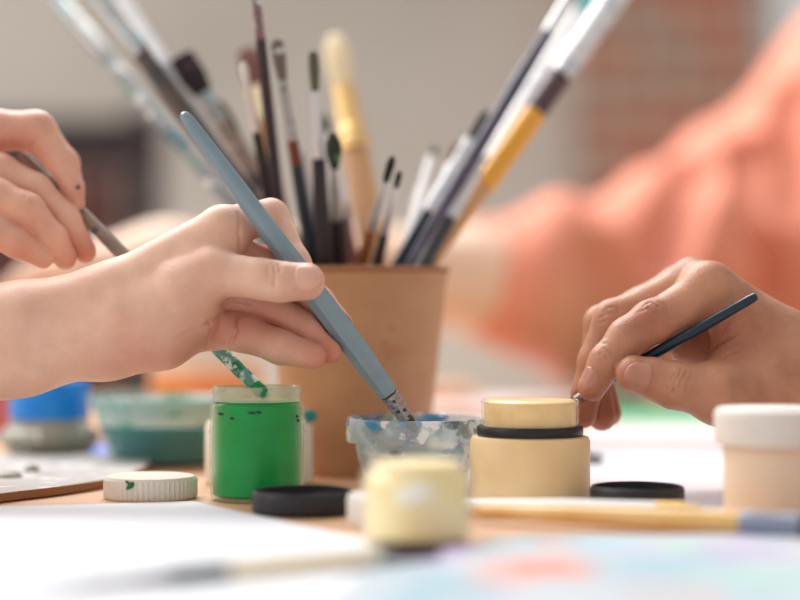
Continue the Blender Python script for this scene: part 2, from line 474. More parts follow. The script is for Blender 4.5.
M['cream_neck'] = mat('cream_paint_in_neck', (250, 222, 172), .3, var=(240, 206, 150), scale=90, bump=.5, bscale=120)
M['cream_pale'] = mat('pale_paint', (228, 222, 200), .5)
M['yellow'] = mat('pale_yellow_paint', (250, 232, 182), .4, var=(252, 240, 206), scale=60)
M['black'] = mat('black_plastic', (34, 32, 38), .42)
M['white_cap'] = mat('white_plastic', (228, 218, 204), .5)
M['white_lid'] = mat('white_lid_plastic', (232, 226, 219), .45)
M['cream_tub'] = mat('cream_plastic', (236, 214, 190), .5)
M['blue'] = mat('blue_plastic', (14, 140, 250), .25, var=(30, 165, 255), scale=40)
M['blue_paper'] = mat('blue_card', (30, 105, 220), .6)
M['pink'] = mat('pink_paint', (215, 120, 125), .5)
M['orange'] = mat('orange_glaze', (246, 160, 70), .4, var=(240, 140, 60), scale=14)
M['cream_rim'] = mat('cream_glaze', (236, 206, 180), .4)
M['grey_water'] = mat('grey_paint_water', (120, 128, 112), .4, var=(150, 150, 135), scale=50)
M['palette'] = mat('palette_face', (176, 173, 170), .55, splats=[((150, 150, 150), 40, .60), ((190, 120, 110), 30, .70), ((206, 206, 206), 55, .58)])
M['palette_edge'] = mat('palette_wood', (150, 100, 62), .6)
M['mint'] = mat('mint_paper', (120, 220, 170), .8)
M['pinkboard'] = mat('pale_pink_board', (226, 206, 208), .8)
M['board_edge'] = mat('board_edge', (90, 66, 62), .8)
M['coral'] = mat('coral_cotton', (233, 150, 126), .9, bump=.2, bscale=300)
M['trousers'] = mat('navy_cotton', (50, 55, 75), .9)
M['hair'] = mat('dark_hair', (60, 42, 34), .6)
M['eye'] = mat('eye_white', (235, 232, 228), .2)
M['skin_fair'] = skin_mat('fair_skin', (232, 190, 166), (218, 170, 146), (194, 104, 84))
M['skin_fair2'] = skin_mat('fair_rosy_skin', (230, 182, 157), (218, 162, 137), (192, 102, 82))
M['skin_tan'] = skin_mat('tan_skin', (200, 143, 112), (175, 118, 90), (160, 80, 60), .35)
M['skin_far'] = skin_mat('pale_skin', (242, 208, 184), (236, 196, 170), (225, 150, 130))
M['nail_fair'] = mat('nail_fair', (232, 178, 158), .3, sss=.2)
M['nail_tan'] = mat('nail_tan', (190, 132, 112), .3, sss=.2)
# brushes
M['silver'] = mat('ferrule_silver', (220, 221, 224), .28, .55)
M['silver_dirty'] = mat('ferrule_silver_smeared', (172, 171, 170), .32, .5, splats=[((150, 190, 195), 90, .58), ((120, 110, 115), 110, .62)])
M['white_metal'] = mat('ferrule_white_smeared', (228, 228, 230), .35, .25, splats=[((196, 204, 214), 80, .58)])
M['gold'] = mat('ferrule_gold', (236, 196, 130), .35, .8)
M['copper'] = mat('ferrule_copper', (112, 68, 54), .4, .6)
M['h_black'] = mat('handle_black', (36, 36, 42), .35)
M['h_darkbrown'] = mat('handle_dark_brown', (46, 42, 46), .35, var=(80, 64, 54), scale=45)
M['h_navy'] = mat('handle_navy', (22, 44, 58), .3)
M['h_charcoal'] = mat('handle_charcoal', (70, 68, 72), .4)
M['h_purple'] = mat('handle_dusky_purple', (92, 84, 104), .4, var=(60, 58, 76), scale=50)
M['h_aubergine'] = mat('handle_aubergine', (48, 42, 52), .35, splats=[((120, 78, 64), 110, .70)])
M['h_pinkspeck'] = mat('handle_pink_flecked', (120, 108, 114), .4, splats=[((132, 66, 80), 160, .54), ((225, 225, 225), 190, .58)])
M['h_teal'] = mat('handle_teal_flecked', (142, 148, 150), .4, splats=[((60, 110, 120), 60, .58), ((90, 170, 140), 70, .64), ((225, 228, 226), 50, .58)])
M['h_amber'] = mat('handle_amber', (196, 136, 78), .35, var=(178, 116, 62), scale=60)
M['h_yellow'] = mat('handle_yellow', (240, 172, 62), .3)
M['h_tan'] = mat('handle_tan', (206, 158, 112), .5, splats=[((50, 130, 140), 60, .68)])
M['h_orange'] = mat('handle_orange_brown', (190, 122, 78), .4)
M['h_mottled'] = mat('handle_mottled', (150, 130, 120), .5, splats=[((70, 60, 72), 90, .54), ((220, 200, 170), 80, .62)])
M['h_grey'] = mat('handle_grey', (150, 148, 150), .4)
M['h_bluegrey'] = mat('handle_blue_grey', (110, 118, 138), .4)
M['h_white'] = mat('handle_white', (240, 240, 240), .35)
M['h_maroon'] = mat('handle_maroon', (92, 62, 66), .4, var=(70, 66, 78), scale=60)
M['h_wine'] = mat('handle_wine', (150, 92, 92), .4)
M['h_slate'] = mat('handle_slate_blue', (132, 156, 168), .22, var=(126, 150, 162), scale=90)
M['h_greywood'] = mat('handle_grey_wood', (132, 120, 112), .6, var=(150, 132, 118), scale=60, splats=[((95, 100, 112), 70, .62)])
M['green_smear'] = mat('handle_green_smeared', (110, 176, 168), .4, splats=[((30, 140, 90), 150, .56), ((225, 235, 230), 190, .55), ((40, 120, 130), 150, .6)])
M['b_black'] = mat('bristle_black', (26, 24, 28), .7, bump=.4, bscale=1500)
M['b_plum'] = mat('bristle_plum', (44, 32, 40), .8, bump=.4, bscale=1200, splats=[((110, 70, 75), 90, .68)])
M['b_brown'] = mat('bristle_brown', (74, 56, 48), .8, bump=.4, bscale=1200)
M['b_rust'] = mat('bristle_rust', (120, 76, 66), .8)
M['b_grey'] = mat('bristle_grey', (120, 108, 104), .8, bump=.4, bscale=1200, splats=[((205, 205, 205), 110, .6)])
M['b_white'] = mat('bristle_white', (226, 222, 220), .8, bump=.4, bscale=1200)
M['b_olive'] = mat('bristle_olive', (92, 94, 74), .8, bump=.4, bscale=1200)
M['b_green'] = mat('bristle_dark_green', (44, 58, 48), .8, bump=.4, bscale=1200, splats=[((92, 130, 90), 110, .62)])
M['b_cream'] = mat('bristle_cream', (236, 216, 176), .8, bump=.4, bscale=1200)
M['b_teal'] = mat('bristle_teal', (110, 180, 185), .8)
M['crimp'] = mat('crimped_metal', (160, 156, 158), .25, .8, splats=[((60, 58, 62), 300, .58)])

# ------------------------------------------------------------------ the room
def struct(o): o['kind'] = 'structure'; return o
struct(boxes('floor', [((-2.6, -1.2, -.06), (2.6, 4.4, 0))], M['floor']))
WX0, WX1 = .80, 1.7
struct(boxes('wall_back', [((-2.6, 4.2, 0), (WX0, 4.32, 2.7)), ((WX0, 4.2, 0), (WX1, 4.32, 1.30)), ((WX0, 4.2, 2.4), (WX1, 4.32, 2.7)), ((WX1, 4.2, 0), (2.6, 4.32, 2.7))], M['wall'], origin=(0, 4.2, 0)))
struct(boxes('wall_pier', [((.385, 3.95, 0), (.735, 4.2, 2.7))], M['brick'], origin=(.5, 4.0, 0)))
struct(boxes('trim_1', [((-2.6, 4.165, 0), (.385, 4.2, .93))], M['wainscot']))
struct(boxes('trim_2', [((-2.6, 4.15, .93), (.385, 4.2, .955))], M['wainscot']))
win = struct(boxes('window_1', [((WX0, 4.22, 1.30), (WX0 + .05, 4.29, 2.4)), ((WX1 - .05, 4.22, 1.30), (WX1, 4.29, 2.4)), ((WX0 + .05, 4.22, 1.30), (WX1 - .05, 4.29, 1.35)), ((WX0 + .05, 4.22, 2.35), (WX1 - .05, 4.29, 2.4)), ((1.22, 4.22, 1.35), (1.26, 4.29, 2.35))], M['white_paint'], origin=(1.2, 4.25, 1.3)))
boxes('window_pane', [((WX0 + .05, 4.25, 1.35), (1.22, 4.256, 2.35)), ((1.26, 4.25, 1.35), (WX1 - .05, 4.256, 2.35))], M['pane'], win)

# table
T0, T1 = .42, 1.84
tb = thing('table', (0, 1.1, 0), 'pale wooden work table covered with papers and paint jars', 'table')
boxes('tabletop', [((-.95, T0, TOP - .03), (.95, T1, TOP))], M['wood'], tb, bevel=.003)
boxes('apron', [((-.85, T0 + .08, TOP - .11), (.85, T0 + .10, TOP - .03)), ((-.85, T1 - .10, TOP - .11), (.85, T1 - .08, TOP - .03)), ((-.87, T0 + .08, TOP - .11), (-.85, T1 - .08, TOP - .03)), ((.85, T0 + .08, TOP - .11), (.87, T1 - .08, TOP - .03))], M['wood'], tb)
for sx in (-.84, .78):
    for yy in (T0 + .10, T1 - .16): boxes('leg', [((sx, yy, 0), (sx + .06, yy + .06, TOP - .03))], M['wood'], tb, bevel=.003)

# dark chair in the distance
ch = thing('chair', (-.50, 2.95, 0), 'dark wooden chair with reddish brown back standing behind the table by the wall', 'chair')
for x in (-.70, -.405): boxes('back_post', [((x, 2.80, 0), (x + .05, 2.84, 1.135))], M['dark_wood'], ch, bevel=.008)
for z0, z1 in ((1.04, 1.12), (.62, .67)): boxes('back_rail', [((-.655, 2.80, z0), (-.405, 2.835, z1))], M['dark_wood'], ch, bevel=.006)
boxes('back_pad', [((-.645, 2.79, .67), (-.412, 2.84, 1.04))], M['leather'], ch, bevel=.012)
boxes('seat', [((-.71, 2.80, .43), (-.35, 3.22, .48))], M['dark_wood'], ch, bevel=.01)
for x in (-.70, -.375): boxes('leg', [((x, 3.16, 0), (x + .04, 3.20, .43))], M['dark_wood'], ch, bevel=.005)

# ------------------------------------------------------------------ papers and boards on the table
Z = TOP
def blotches(m, origin, spots):
    """loose washes of colour at their own places on the sheet"""
    nt = m.node_tree; N, L = nt.nodes, nt.links; b = nt.nodes['Principled BSDF']
    cur = b.inputs['Base Color'].links[0].from_socket
    tc = N.new('ShaderNodeTexCoord'); nz = N.new('ShaderNodeTexNoise'); nz.inputs['Scale'].default_value = 60
    L.new(tc.outputs['Object'], nz.inputs['Vector'])
    for (x, y, r, c, a) in spots:
        gx, gy = ground(x, y); d = N.new('ShaderNodeVectorMath'); d.operation = 'DISTANCE'
        d.inputs[1].default_value = (gx - origin[0], gy - origin[1], 0); L.new(tc.outputs['Object'], d.inputs[0])
        k = N.new('ShaderNodeMath'); k.operation = 'MULTIPLY_ADD'; k.inputs[1].default_value = r * 1.4; L.new(nz.outputs['Fac'], k.inputs[0]); L.new(d.outputs['Value'], k.inputs[2])
        mr = N.new('ShaderNodeMapRange'); mr.inputs['From Min'].default_value = r * 1.75; mr.inputs['From Max'].default_value = r * 1.3; mr.inputs['To Max'].default_value = a
        L.new(k.outputs['Value'], mr.inputs['Value'])
        mx = N.new('ShaderNodeMix'); mx.data_type = 'RGBA'; L.new(mr.outputs['Result'], mx.inputs['Factor']); L.new(cur, mx.inputs['A']); mx.inputs['B'].default_value = rgb(c); cur = mx.outputs['Result']
    L.new(cur, b.inputs['Base Color'])
def sheet(name, px, z, th, m, label, cat):
    o = slab(name, [ground(x, y) for x, y in px], Z + z, th, m); return props(o, label, cat)
sheet('paper_sheet', [(-140, 512), (193, 502.5), (402, 549), (300, 640), (-260, 660)], .0003, .0004, M['paper'], 'blank white sheet of paper in the left front, its corner at the ribbed white cap', 'paper')
sheet('drawing_paper', [(445, 452), (905, 449), (1010, 522), (420, 511)], .0003, .0004, M['paper2'], 'white sheet under the cream jar and the black cap on the right', 'paper')
sheet('watercolour_painting', [(380, 566), (500, 541), (960, 534), (1100, 720), (130, 720)], .0012, .0005, M['painting'], 'loose watercolour sheet with pale blue and orange blotches at the very front', 'painting')
blotches(M['painting'], ground(380, 566), [(545, 572, .024, (232, 120, 88), .85), (500, 582, .016, (240, 160, 120), .6), (560, 548, .014, (236, 150, 110), .5), (450, 596, .022, (118, 172, 188), .7), (650, 570, .030, (150, 188, 202), .6), (740, 556, .024, (185, 165, 205), .6), (770, 585, .020, (150, 210, 190), .6), (600, 545, .02, (160, 205, 222), .6)])
sheet('paper_sheet', [(405, 413), (580, 412), (590, 402), (420, 402)], .0003, .0004, M['paper'], 'small white sheet at the far table edge beyond the glass bowl', 'paper')
bd = sheet('sketch_board', [(575, 450), (800, 452), (790, 428), (590, 427)], .0003, .0026, M['pinkboard'], 'pale pink board with a dark edge lying behind the right hand', 'board')
bd.data.materials.append(M['board_edge'])
for p in bd.data.polygons:
    if abs(p.normal.z) < .5: p.material_index = 1
sheet('mint_paper', [(585, 424), (775, 425), (765, 401), (600, 401)], .0003, .001, M['mint'], 'mint green sheet of paper on the table beneath the coral shirt', 'paper')
sheet('blue_card', [(82, 461), (112, 457), (104, 446), (84, 447)], .0003, .001, M['blue_paper'], 'small bright blue card scrap beside the blue lidded jar', 'card')
tr = boxes('wooden_tray', [((-.06, 1.72, Z), (.067, 1.80, Z + .0155))], M['wood'], bevel=.003)
props(tr, 'flat wooden block behind the kraft cup at the far table edge', 'block')
cx = ground(10, 478)

# palette
pp = [(-120, 520), (0, 503.5), (60, 496), (108, 488), (135, 480), (149, 471), (140, 464), (100, 461), (20, 461), (-90, 466), (-150, 480)]
pal = thing('palette', (*ground(20, 480), Z), 'brown edged wooden palette smeared with grey white paint, left of the ribbed cap', 'palette')
pts = []
n = len(pp)
for i in range(n):   # rounded outline
    a, b, c, d = [np.array(ground(*pp[(i + k) % n])) for k in (-1, 0, 1, 2)]
    for t in (0, .25, .5, .75):
        pts.append(tuple(.5 * ((2 * b) + (c - a) * t + (2 * a - 5 * b + 4 * c - d) * t * t + (3 * b - a - 3 * c + d) * t ** 3)))
bo = slab('board', pts, Z + .0008, .004, M['palette'], pal); bo.data.materials.append(M['palette_edge'])
for p in bo.data.polygons:
    if abs(p.normal.z) < .5: p.material_index = 1
for (x, y, r) in ((10, 477, .006), (32, 471, .004), (-20, 480, .007)):
    gx, gy = ground(x, y, .0048)
    lathe('paint_blob', (gx, gy, Z + .0049), [(0, 0), (r, 0), (r * 1.05, .001), (r * .7, .0026), (r * .3, .0036), (0, .0038)], M['grey_water'], pal, n=24)

# ------------------------------------------------------------------ jars, caps, bowls
def center(px, Dc): return Vector(((px - 400) / F * Dc, Dc, Z))

c = center(257, .9195)
gj = thing('paint_jar', c, 'open glass jar full of bright green paint beside the ribbed white cap', 'jar')
lathe('glass', c, [(0, .0006), (0.02110, .0004), (0.02237, .0012), (0.02289, .003), (0.02289, .0318), (0.02332, .0330), (0.02289, .0342), (0.02289, .0388), (0.02332, .0397), (0.02289, .0407), (0.02289, .0432), (0.02332, .044), (0.02279, .0452), (0.02237, .0468), (0.02173, .0472), (0.02173, .0465), (0.02173, .003), (0.02089, .002), (0, .002)], M['glass'], gj, n=96, closed=True)
lathe('paint', c, [(0, .0021), (0.02068, .0021), (0.02168, .0031), (0.02168, .0462), (0.01962, .0474), (0.01931, .0478), (0, .0476)], M['green'], gj, n=96)
lathe('glass_neck', c, [(0.02110, .0480), (0.02121, .0515), (0.02173, .0522), (0.02173, .0543), (0.02110, .0552), (0.01983, .0552), (0.01952, .0545), (0.01952, .0481)], M['pale_glass'], gj, n=96, closed=True)
A, B = P(266, 388, .8965), P(262, 397, .8965)
rod('paint_drip', A, B, [(0, 0, 0), (.1, .0013, .0008), (.5, .0011, .0007), (.9, .0014, .0008), (1, 0, 0)], M['green_dry'], gj)
for (x, y, a) in ((221, 413.5, .0016), (232, 418, .0012), (252, 412.5, .0022), (259, 412, .0015), (297, 416, .0009), (298, 420, .0008)):
    D = c.y - math.sqrt(max(1e-8, .0231 ** 2 - ((x - 257) / F * .905) ** 2)); p = P(x, y, D)
    rod('paint_speck', p - Vector((a, -a * .35 * (1 if x > 257 else -1), 0)), p + Vector((a, a * .35 * (1 if x > 257 else -1), -.0004)), [(0, 0, 0), (.2, .0005, .0003), (.7, .0006, .0003), (1, 0, 0)], M['h_black'], gj, n=10)

c = center(259, 1.0)
pj = thing('paint_jar', c, 'squat pale cream pot right behind the green jar', 'jar')
lathe('pot', c, [(0, 0), (.027, 0), (.0285, .0015), (.0285, .030), (.027, .033), (.0255, .0335), (.0255, .003), (0, .003)], M['cream_pale'], pj, closed=False)
lathe('paint', c, [(0, .026), (.0254, .026), (.0254, .028), (0, .028)], M['cream_pale'], pj)
p = P(309, 412, .985); lathe('paint_daub', (p.x, .995, Z + .0335), [(0, 0), (.0035, 0), (.004, .002), (.0035, .005), (0, .006)], M['teal'], pj, n=20)

c = center(530, .917)
cj = thing('paint_jar', c, 'wide jar of cream paint with a black ring below its glass neck', 'jar')
lathe('pot', c, [(0, 0), (0.02722, 0), (0.02865, .001), (0.02913, .003), (0.02913, .0285), (0.02817, .0308), (0.02598, .0312), (0.02292, .0312), (0, .0312)], M['cream'], cj, n=96)
lathe('black_ring', c, [(0.02340, .0314), (0.02540, .0314), (0.02578, .0322), (0.02578, .0352), (0.02521, .0362), (0.02340, .0362)], M['black'], cj, n=96, closed=True)
lathe('glass_neck', c, [(0.02158, .0365), (0.02349, .0365), (0.02349, .0385), (0.02388, .0393), (0.02349, .0402), (0.02349, .0425), (0.02388, .0434), (0.02349, .0443), (0.02349, .0470), (0.02388, .0480), (0.02330, .0488), (0.02196, .0488), (0.02158, .0480)], M['glass'], cj, n=96, closed=True)
lathe('paint', c, [(0, .0314), (.0216, .0314), (.0222, .0366), (.0223, .0430), (.0222, .0478), (.0208, .0487), (.0165, .0490), (.0095, .0484), (0, .0483)], M['cream_neck'], cj, n=96)

c = center(417, .755)
yj = thing('paint_jar', c, 'small glass jar of pale yellow paint, blurred in the very front', 'jar')
lathe('glass', c, [(0, .0004), (.0205, .0004), (.0218, .0016), (.0220, .004), (.0220, .0275), (.0210, .0295), (.0190, .0305), (.0190, .0350), (.0194, .0356), (.0190, .0368), (.0176, .0368), (.0176, .030), (.0206, .0272), (.0206, .003), (0, .0022)], M['glass'], yj, n=80, closed=True)
lathe('paint', c, [(0, .0024), (.0202, .0032), (.02055, .0045), (.02055, .0255), (.0175, .0285), (.0174, .0325), (0, .0322)], M['yellow'], yj, n=80)

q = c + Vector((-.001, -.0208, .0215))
rod('painted_highlight', q - Vector((.008, 0, .002)), q + Vector((.008, 0, .002)), [(0, 0, 0), (.15, .0028, .0009), (.5, .0048, .0014), (.85, .003, .0009), (1, 0, 0)], mat('painted_highlight_white', (253, 250, 238), .35), yj, roll=(0, 0, 1))  # near-white shape painted in as the highlight on the jar's front

c = center(775, .83)
wj = thing('paint_tub', c, 'cream plastic tub with a white screw lid at the right edge of the table', 'tub')
lathe('tub', c, [(0, 0), (.0205, 0), (.0215, .001), (.0222, .004), (.0226, .030), (.0222, .0332), (0, .0332)], M['cream_tub'], wj, n=80)
lathe('lid', c, [(0, .0334), (.0255, .0334), (.0262, .0342), (.0264, .047), (.0256, .0492), (.0240, .0499), (0, .0499)], M['white_lid'], wj, n=160, ridge=(.00025, 80, .035, .047, .02))

def cap_open(px, Dc, R, H, m, label, group=None, ridge=True):
    c = center(px, Dc); o = lathe('jar_cap', c, [(0, .0003), (R - .0012, .0003), (R - .0002, .001), (R, .002), (R, H - .0012), (R - .0006, H - .0002), (R - .0012, H), (R - .0019, H - .0005), (R - .0020, .0018), (0, .0018)], m, n=180, ridge=(.00025, 60, .0015, H - .0014, R - .001) if ridge else None)
    return props(o, label, 'cap', group), c
bc1, _ = cap_open(303, .8595, .0230, .0107, M['black'], 'upturned black jar cap in front of the green jar')
bc2, c2 = cap_open(637, .879, .0218, .0107, M['black'], 'upturned black jar cap with green paint smears inside, right of the cream jar')
for (dx, dy, r) in ((-.006, .013, .003), (.004, .0165, .0022), (.009, .011, .002), (-.012, .008, .002)):
    lathe('paint_smear', (c2.x + dx, c2.y + dy, Z + .00185), [(0, 0), (r, 0), (r * .9, .0008), (0, .0014)], M['green'], bc2, n=18)
c = center(150.5, .926); R, H = .0222, .0112
wc = lathe('jar_cap', c, [(0, 0), (R - .0006, 0), (R, .0006), (R, H - .0014), (R - .0006, H - .0003), (R - .0018, H), (0, H)], M['white_cap'], n=216, ridge=(.0008, 54, .0012, H - .0018, R - .001))
props(wc, 'ivory ribbed jar cap with a green dab, between the palette and the green jar', 'cap')
D = c.y - R * .97 - .0006
A, B = P(126, 490, D), P(134, 482, D)
rod('paint_dab', A, B, [(0, 0, 0), (.15, .0006, .0004), (.5, .0014, .0005), (.8, .0012, .0005), (1, 0, 0)], M['green_dry'], wc, n=14)
A, B = P(125, 481, D), P(131, 484, D)
rod('paint_dab', A, B, [(0, 0, 0), (.3, .0008, .0004), (1, 0, 0)], M['green_dry'], wc, n=14)
c = center(395, .818); R, H = .0205, .0135
o = lathe('jar_cap', c, [(0, 0), (R - .0006, 0), (R, .0006), (R, H - .0014), (R - .0006, H - .0003), (R - .0018, H), (0, H)], M['white_lid'], n=160, ridge=(.0003, 40, .0012, H - .0022, R - .001))
props(o, 'plain white jar cap tucked behind the pale yellow jar', 'cap')

# glass bowl
c = BOWL = center(416, .957)
gb = thing('glass_bowl', c, 'paint spattered glass water bowl in front of the kraft cup', 'bowl')
lathe('bowl', c, [(0, 0), (.0190, 0), (.0212, .0012), (.0258, .0075), (.0290, .0150), (.0304, .0215), (.0308, .0242), (.0314, .0250), (.0348, .0254), (.0354, .0264), (.0354, .0364), (.0349, .0374), (.0338, .0376), (.0328, .0368), (.0320, .0270), (.0296, .0235), (.0278, .0160), (.0245, .0085), (.0190, .0034), (0, .0032)], M['bowl_glass'], gb, n=96, closed=True)
lathe('water', c, [(0, .0035), (.0188, .0037), (.0242, .0088), (.0275, .0163), (.0285, .0195), (0, .0195)], mat('murky_water', (190, 214, 216), .1, trans=.6, ior=1.33), gb, n=96)

# splashed tub of teal water
c = center(165, 1.118)
tbw = thing('water_tub', c, 'splashed clear tub of teal water behind the ivory cap', 'tub')
lathe('tub', c, [(0, 0), (0.02993, 0), (0.03150, .001), (0.03623, .016), (0.04410, .0385), (0.04673, .0395), (0.04673, .0410), (0.04410, .0412), (0.04253, .0395), (0.03486, .0165), (0.02993, .0026), (0, .0024)], M['tub'], tbw, n=80, closed=True)
lathe('water', c, [(0, .0027), (0.02971, .0028), (0.03476, .0168), (0.03759, .0235), (0, .0235)], M['teal'], tbw, n=80)
lathe('paint_splashes', c, [(0.03749, .0240), (0.04221, .0392), (0.04179, .0393), (0.03696, .0240)], M['tub_splash'], tbw, n=80, closed=True)

# squat jar with a blue lid
c = center(50, 1.155)
bj = thing('paint_jar', c, 'squat glass jar with a translucent blue lid at the left edge', 'jar')
lathe('glass', c, [(0, 0.00053), (.020, 0.00053), (.0235, 0.00267), (.0300, 0.00846), (.0318, 0.01291), (.0300, 0.01691), (.0255, 0.01958), (.0245, 0.02118), (.0245, 0.02448), (.0225, 0.02448), (.0225, 0.02003), (.0280, 0.01602), (.0296, 0.01291), (.0280, 0.00935), (.022, 0.00400), (0, 0.00222)], M['jar_glass'], bj, n=80, closed=True)
lathe('paint', c, [(0, 0.00240), (.0218, 0.00418), (.0278, 0.00952), (.0294, 0.01291), (.0285, 0.01469), (0, 0.01469)], M['grey_water'], bj, n=64)
lathe('lid', c, [(0, 0.02450), (.0235, 0.02450), (.0240, 0.02530), (.0236, 0.04680), (.0225, 0.04830), (0, 0.04830)], M['blue'], bj, n=100, ridge=(.0005, 50, .026, .045, .02))
c = center(-17, 1.32)
o = lathe('paint_jar', c, [(0, 0), (.0205, 0), (.0215, .001), (.0215, .030), (.0190, .034), (.0190, .040), (.018, .041), (0, .041)], M['pink'])
props(o, 'pink pot at the left edge beyond the blue lidded jar', 'jar')
c = center(206, 1.42)
ob = thing('bowl', c, 'orange glazed bowl with a pale rim behind the teal tub', 'bowl')
lathe('bowl', c, [(0, 0), (.025, 0), (.033, .008), (.0405, .022), (.0420, .040), (.0405, .040), (.039, .023), (.031, .010), (0, .006)], M['orange'], ob)
lathe('rim', c, [(.0402, .0402), (.0424, .0402), (.0424, .0525), (.0414, .0540), (.0402, .0525)], M['cream_rim'], ob, closed=True)

# ------------------------------------------------------------------ kraft cup and the brushes standing in it
CUP = center(357, 1.066)
cup = thing('brush_cup', CUP, 'brown kraft paper cup crowded with paintbrushes', 'cup')
CH, RB, RT = .1150, .0390, .0512
lathe('cup_wall', CUP, [(0, .005), (RB - .0012, .005), (RB - .001, .0004), (RB, 0), (RT, CH - .002), (RT - .0011, CH - .002), (RB - .0010, .006), (0, .006)], M['kraft'], cup, n=96)
lathe('rolled_rim', CUP, [(RT - .0010, CH - .0018), (RT + .0006, CH - .0026), (RT + .0014, CH - .0016), (RT + .0012, CH - .0002), (RT + .0002, CH + .0006), (RT - .0008, CH)], M['kraft_in'], cup, n=96, closed=True)

def cup_brush(label, top, rim, Dt, Dr, segs, group=None):
    """top and rim: photo positions with distances; segs: (part, y0, y1, [(f, r)...] in photo units, flatness, material) down the visible line; the last goes on into the cup"""
    T, R_ = P(*top, Dt), P(*rim, Dr); d = (R_ - T).normalized()
    rl = segs[-1][3][-1][1] / F * Dr
    p = R_.copy()
    for _ in range(400):                          # the handle reaches down until it meets the wall or the bottom
        q = p + d * .0005; hz = q.z - Z
        rin = RB + (RT - RB) * hz / CH - .002
        if hz < .0075 + rl * .3 or math.hypot(q.x - CUP.x, q.y - CUP.y) + rl * .9 > rin: break
        p = q
    base = p
    L = (base - T).length
    root = thing('paintbrush', base, label, 'brush', group)
    def t_of(y):                                  # where the line crosses photo height y
        lo, hi = 0.0, 1.0
        f = lambda s: 300 - (T.z + (base.z - T.z) * s - CAMZ) / (T.y + (base.y - T.y) * s) * F
        for _ in range(40):
            m_ = (lo + hi) / 2
            if f(m_) < y: lo = m_
            else: hi = m_
        return lo
    for (part, y0, y1, pr, flat, mm) in segs:
        t0 = t_of(y0); t1 = 1.0 if y1 is None else t_of(y1)
        A, B = T + (base - T) * t0, T + (base - T) * t1
        k = (A.y + B.y) / 2 / F
        prof = [(f, r * k, r * k * flat) for f, r in pr]
        if part == 'bristles': prof = [(0, 0, 0)] + prof
        if part == 'ferrule':  # crimp rings near the handle
            (f0, ra), (f1, rb) = pr[0], pr[-1]
            prof = []
            for i in range(25):
                f = i / 24; r = ra + (rb - ra) * f; r *= 1.09 if i in (17, 18, 20, 21) else 1.0
                fl = flat + (1 - flat) * f
                prof.append((f, r * k, r * k * fl))
        if part == 'handle' and y1 is None: prof = prof[:-1] + [(.985, prof[-1][1] * .9, prof[-1][2] * .9), (1, prof[-1][1] * .35, prof[-1][2] * .35)]
        rod(part, A, B, prof, mm, root, roll=(1, 0, 0))
    return root
BR, FE, HA = 'bristles', 'ferrule', 'handle'
rnd = lambda r, t=.3: [(.04, r * .45), (.14, r * .8), (.35, r), (.75, r * .95), (1, r * .7)]
flt = lambda r: [(.02, r * .85), (.1, r), (.6, r * 1.05), (1, r * .8)]
G = None
cup_brush('long grey handle flecked with teal, leaning farthest left in the cup', (48, -12), (280.1, 262), 1.2131, 1.0561, [(FE, -12, 55, [(0, 9), (1, 8.5)], .6, M['silver_dirty']), (HA, 55, None, [(0, 8.5), (.15, 9), (.5, 7.5), (1, 5.5)], 1, M['h_teal'])])
cup_brush('wide dark brown brush with a pinkish silver ferrule leaning left', (92, -12), (296.6, 262), 1.1269, 1.0380, [(FE, -12, 56, [(0, 10), (1, 10)], .55, M['silver_dirty']), (HA, 56, None, [(0, 10), (.12, 10.5), (.5, 10), (1, 6)], .8, M['h_darkbrown'])])
cup_brush('white smeared ferrule on a grey brush just right of the dark brown leaning one', (115, -12), (289.0, 262), 1.2090, 1.0863, [(FE, -12, 68, [(0, 7), (1, 7)], .6, M['white_metal']), (HA, 68, None, [(0, 7), (.3, 7), (1, 5)], 1, M['h_grey'])])
cup_brush('flat brush with a square plum black head leaning left', (178, 52), (307.0, 262), 1.1126, 1.0809, [(BR, 55, 94, [(.03, 12), (.1, 13), (.6, 13.5), (1, 9)], .35, M['b_plum']), (FE, 94, 124, [(0, 8.5), (1, 7)], .5, M['silver_dirty']), (HA, 124, None, [(0, 7.5), (.3, 8), (1, 5)], 1, M['h_mottled'])])
cup_brush('small brush with a fuzzy dark brown head and amber handle', (215, 99), (304.9, 262), 1.1228, 1.0921, [(BR, 100, 137, rnd(7.5), .7, M['b_brown']), (FE, 137, 165, [(0, 5.5), (1, 6)], .8, M['copper']), (HA, 165, None, [(0, 7), (.3, 8), (1, 5)], 1, M['h_amber'])])
cup_brush('thin brush with a white tip and a slim silver ferrule', (243, 62), (281.5, 262), 1.0150, 1.0780, [(BR, 62, 82, rnd(4.5), .9, M['b_white']), (FE, 82, 131, [(0, 2.6), (1, 4)], 1, M['silver']), (HA, 131, None, [(0, 4.5), (.3, 6), (1, 4)], 1, M['h_black'])])
cup_brush('upside down dark handle flecked with pink, tallest near the middle of the cup', (255, -12), (284.8, 262), 0.9920, 1.0697, [('handle_tip', -12, 38, [(0, 4.2), (1, 4.9)], 1, M['h_pinkspeck']), (HA, 38, None, [(0, 4.9), (.2, 5.5), (.6, 6.4), (1, 4)], 1, M['h_aubergine'])])
cup_brush('round grey mop brush with a copper banded silver ferrule', (276, 38), (312.0, 262), 1.0150, 1.0441, [(BR, 38, 80, [(.05, 4.5), (.15, 6.5), (.5, 6.8), (1, 4.5)], .8, M['b_grey']), (FE, 80, 140, [(0, 4.2), (1, 5.5)], 1, M['silver_dirty']), ('copper_band', 140, 165, [(0, 5.8), (1, 5.8)], 1, M['copper']), (HA, 165, None, [(0, 5.8), (.3, 7), (1, 5)], 1, M['h_navy'])])
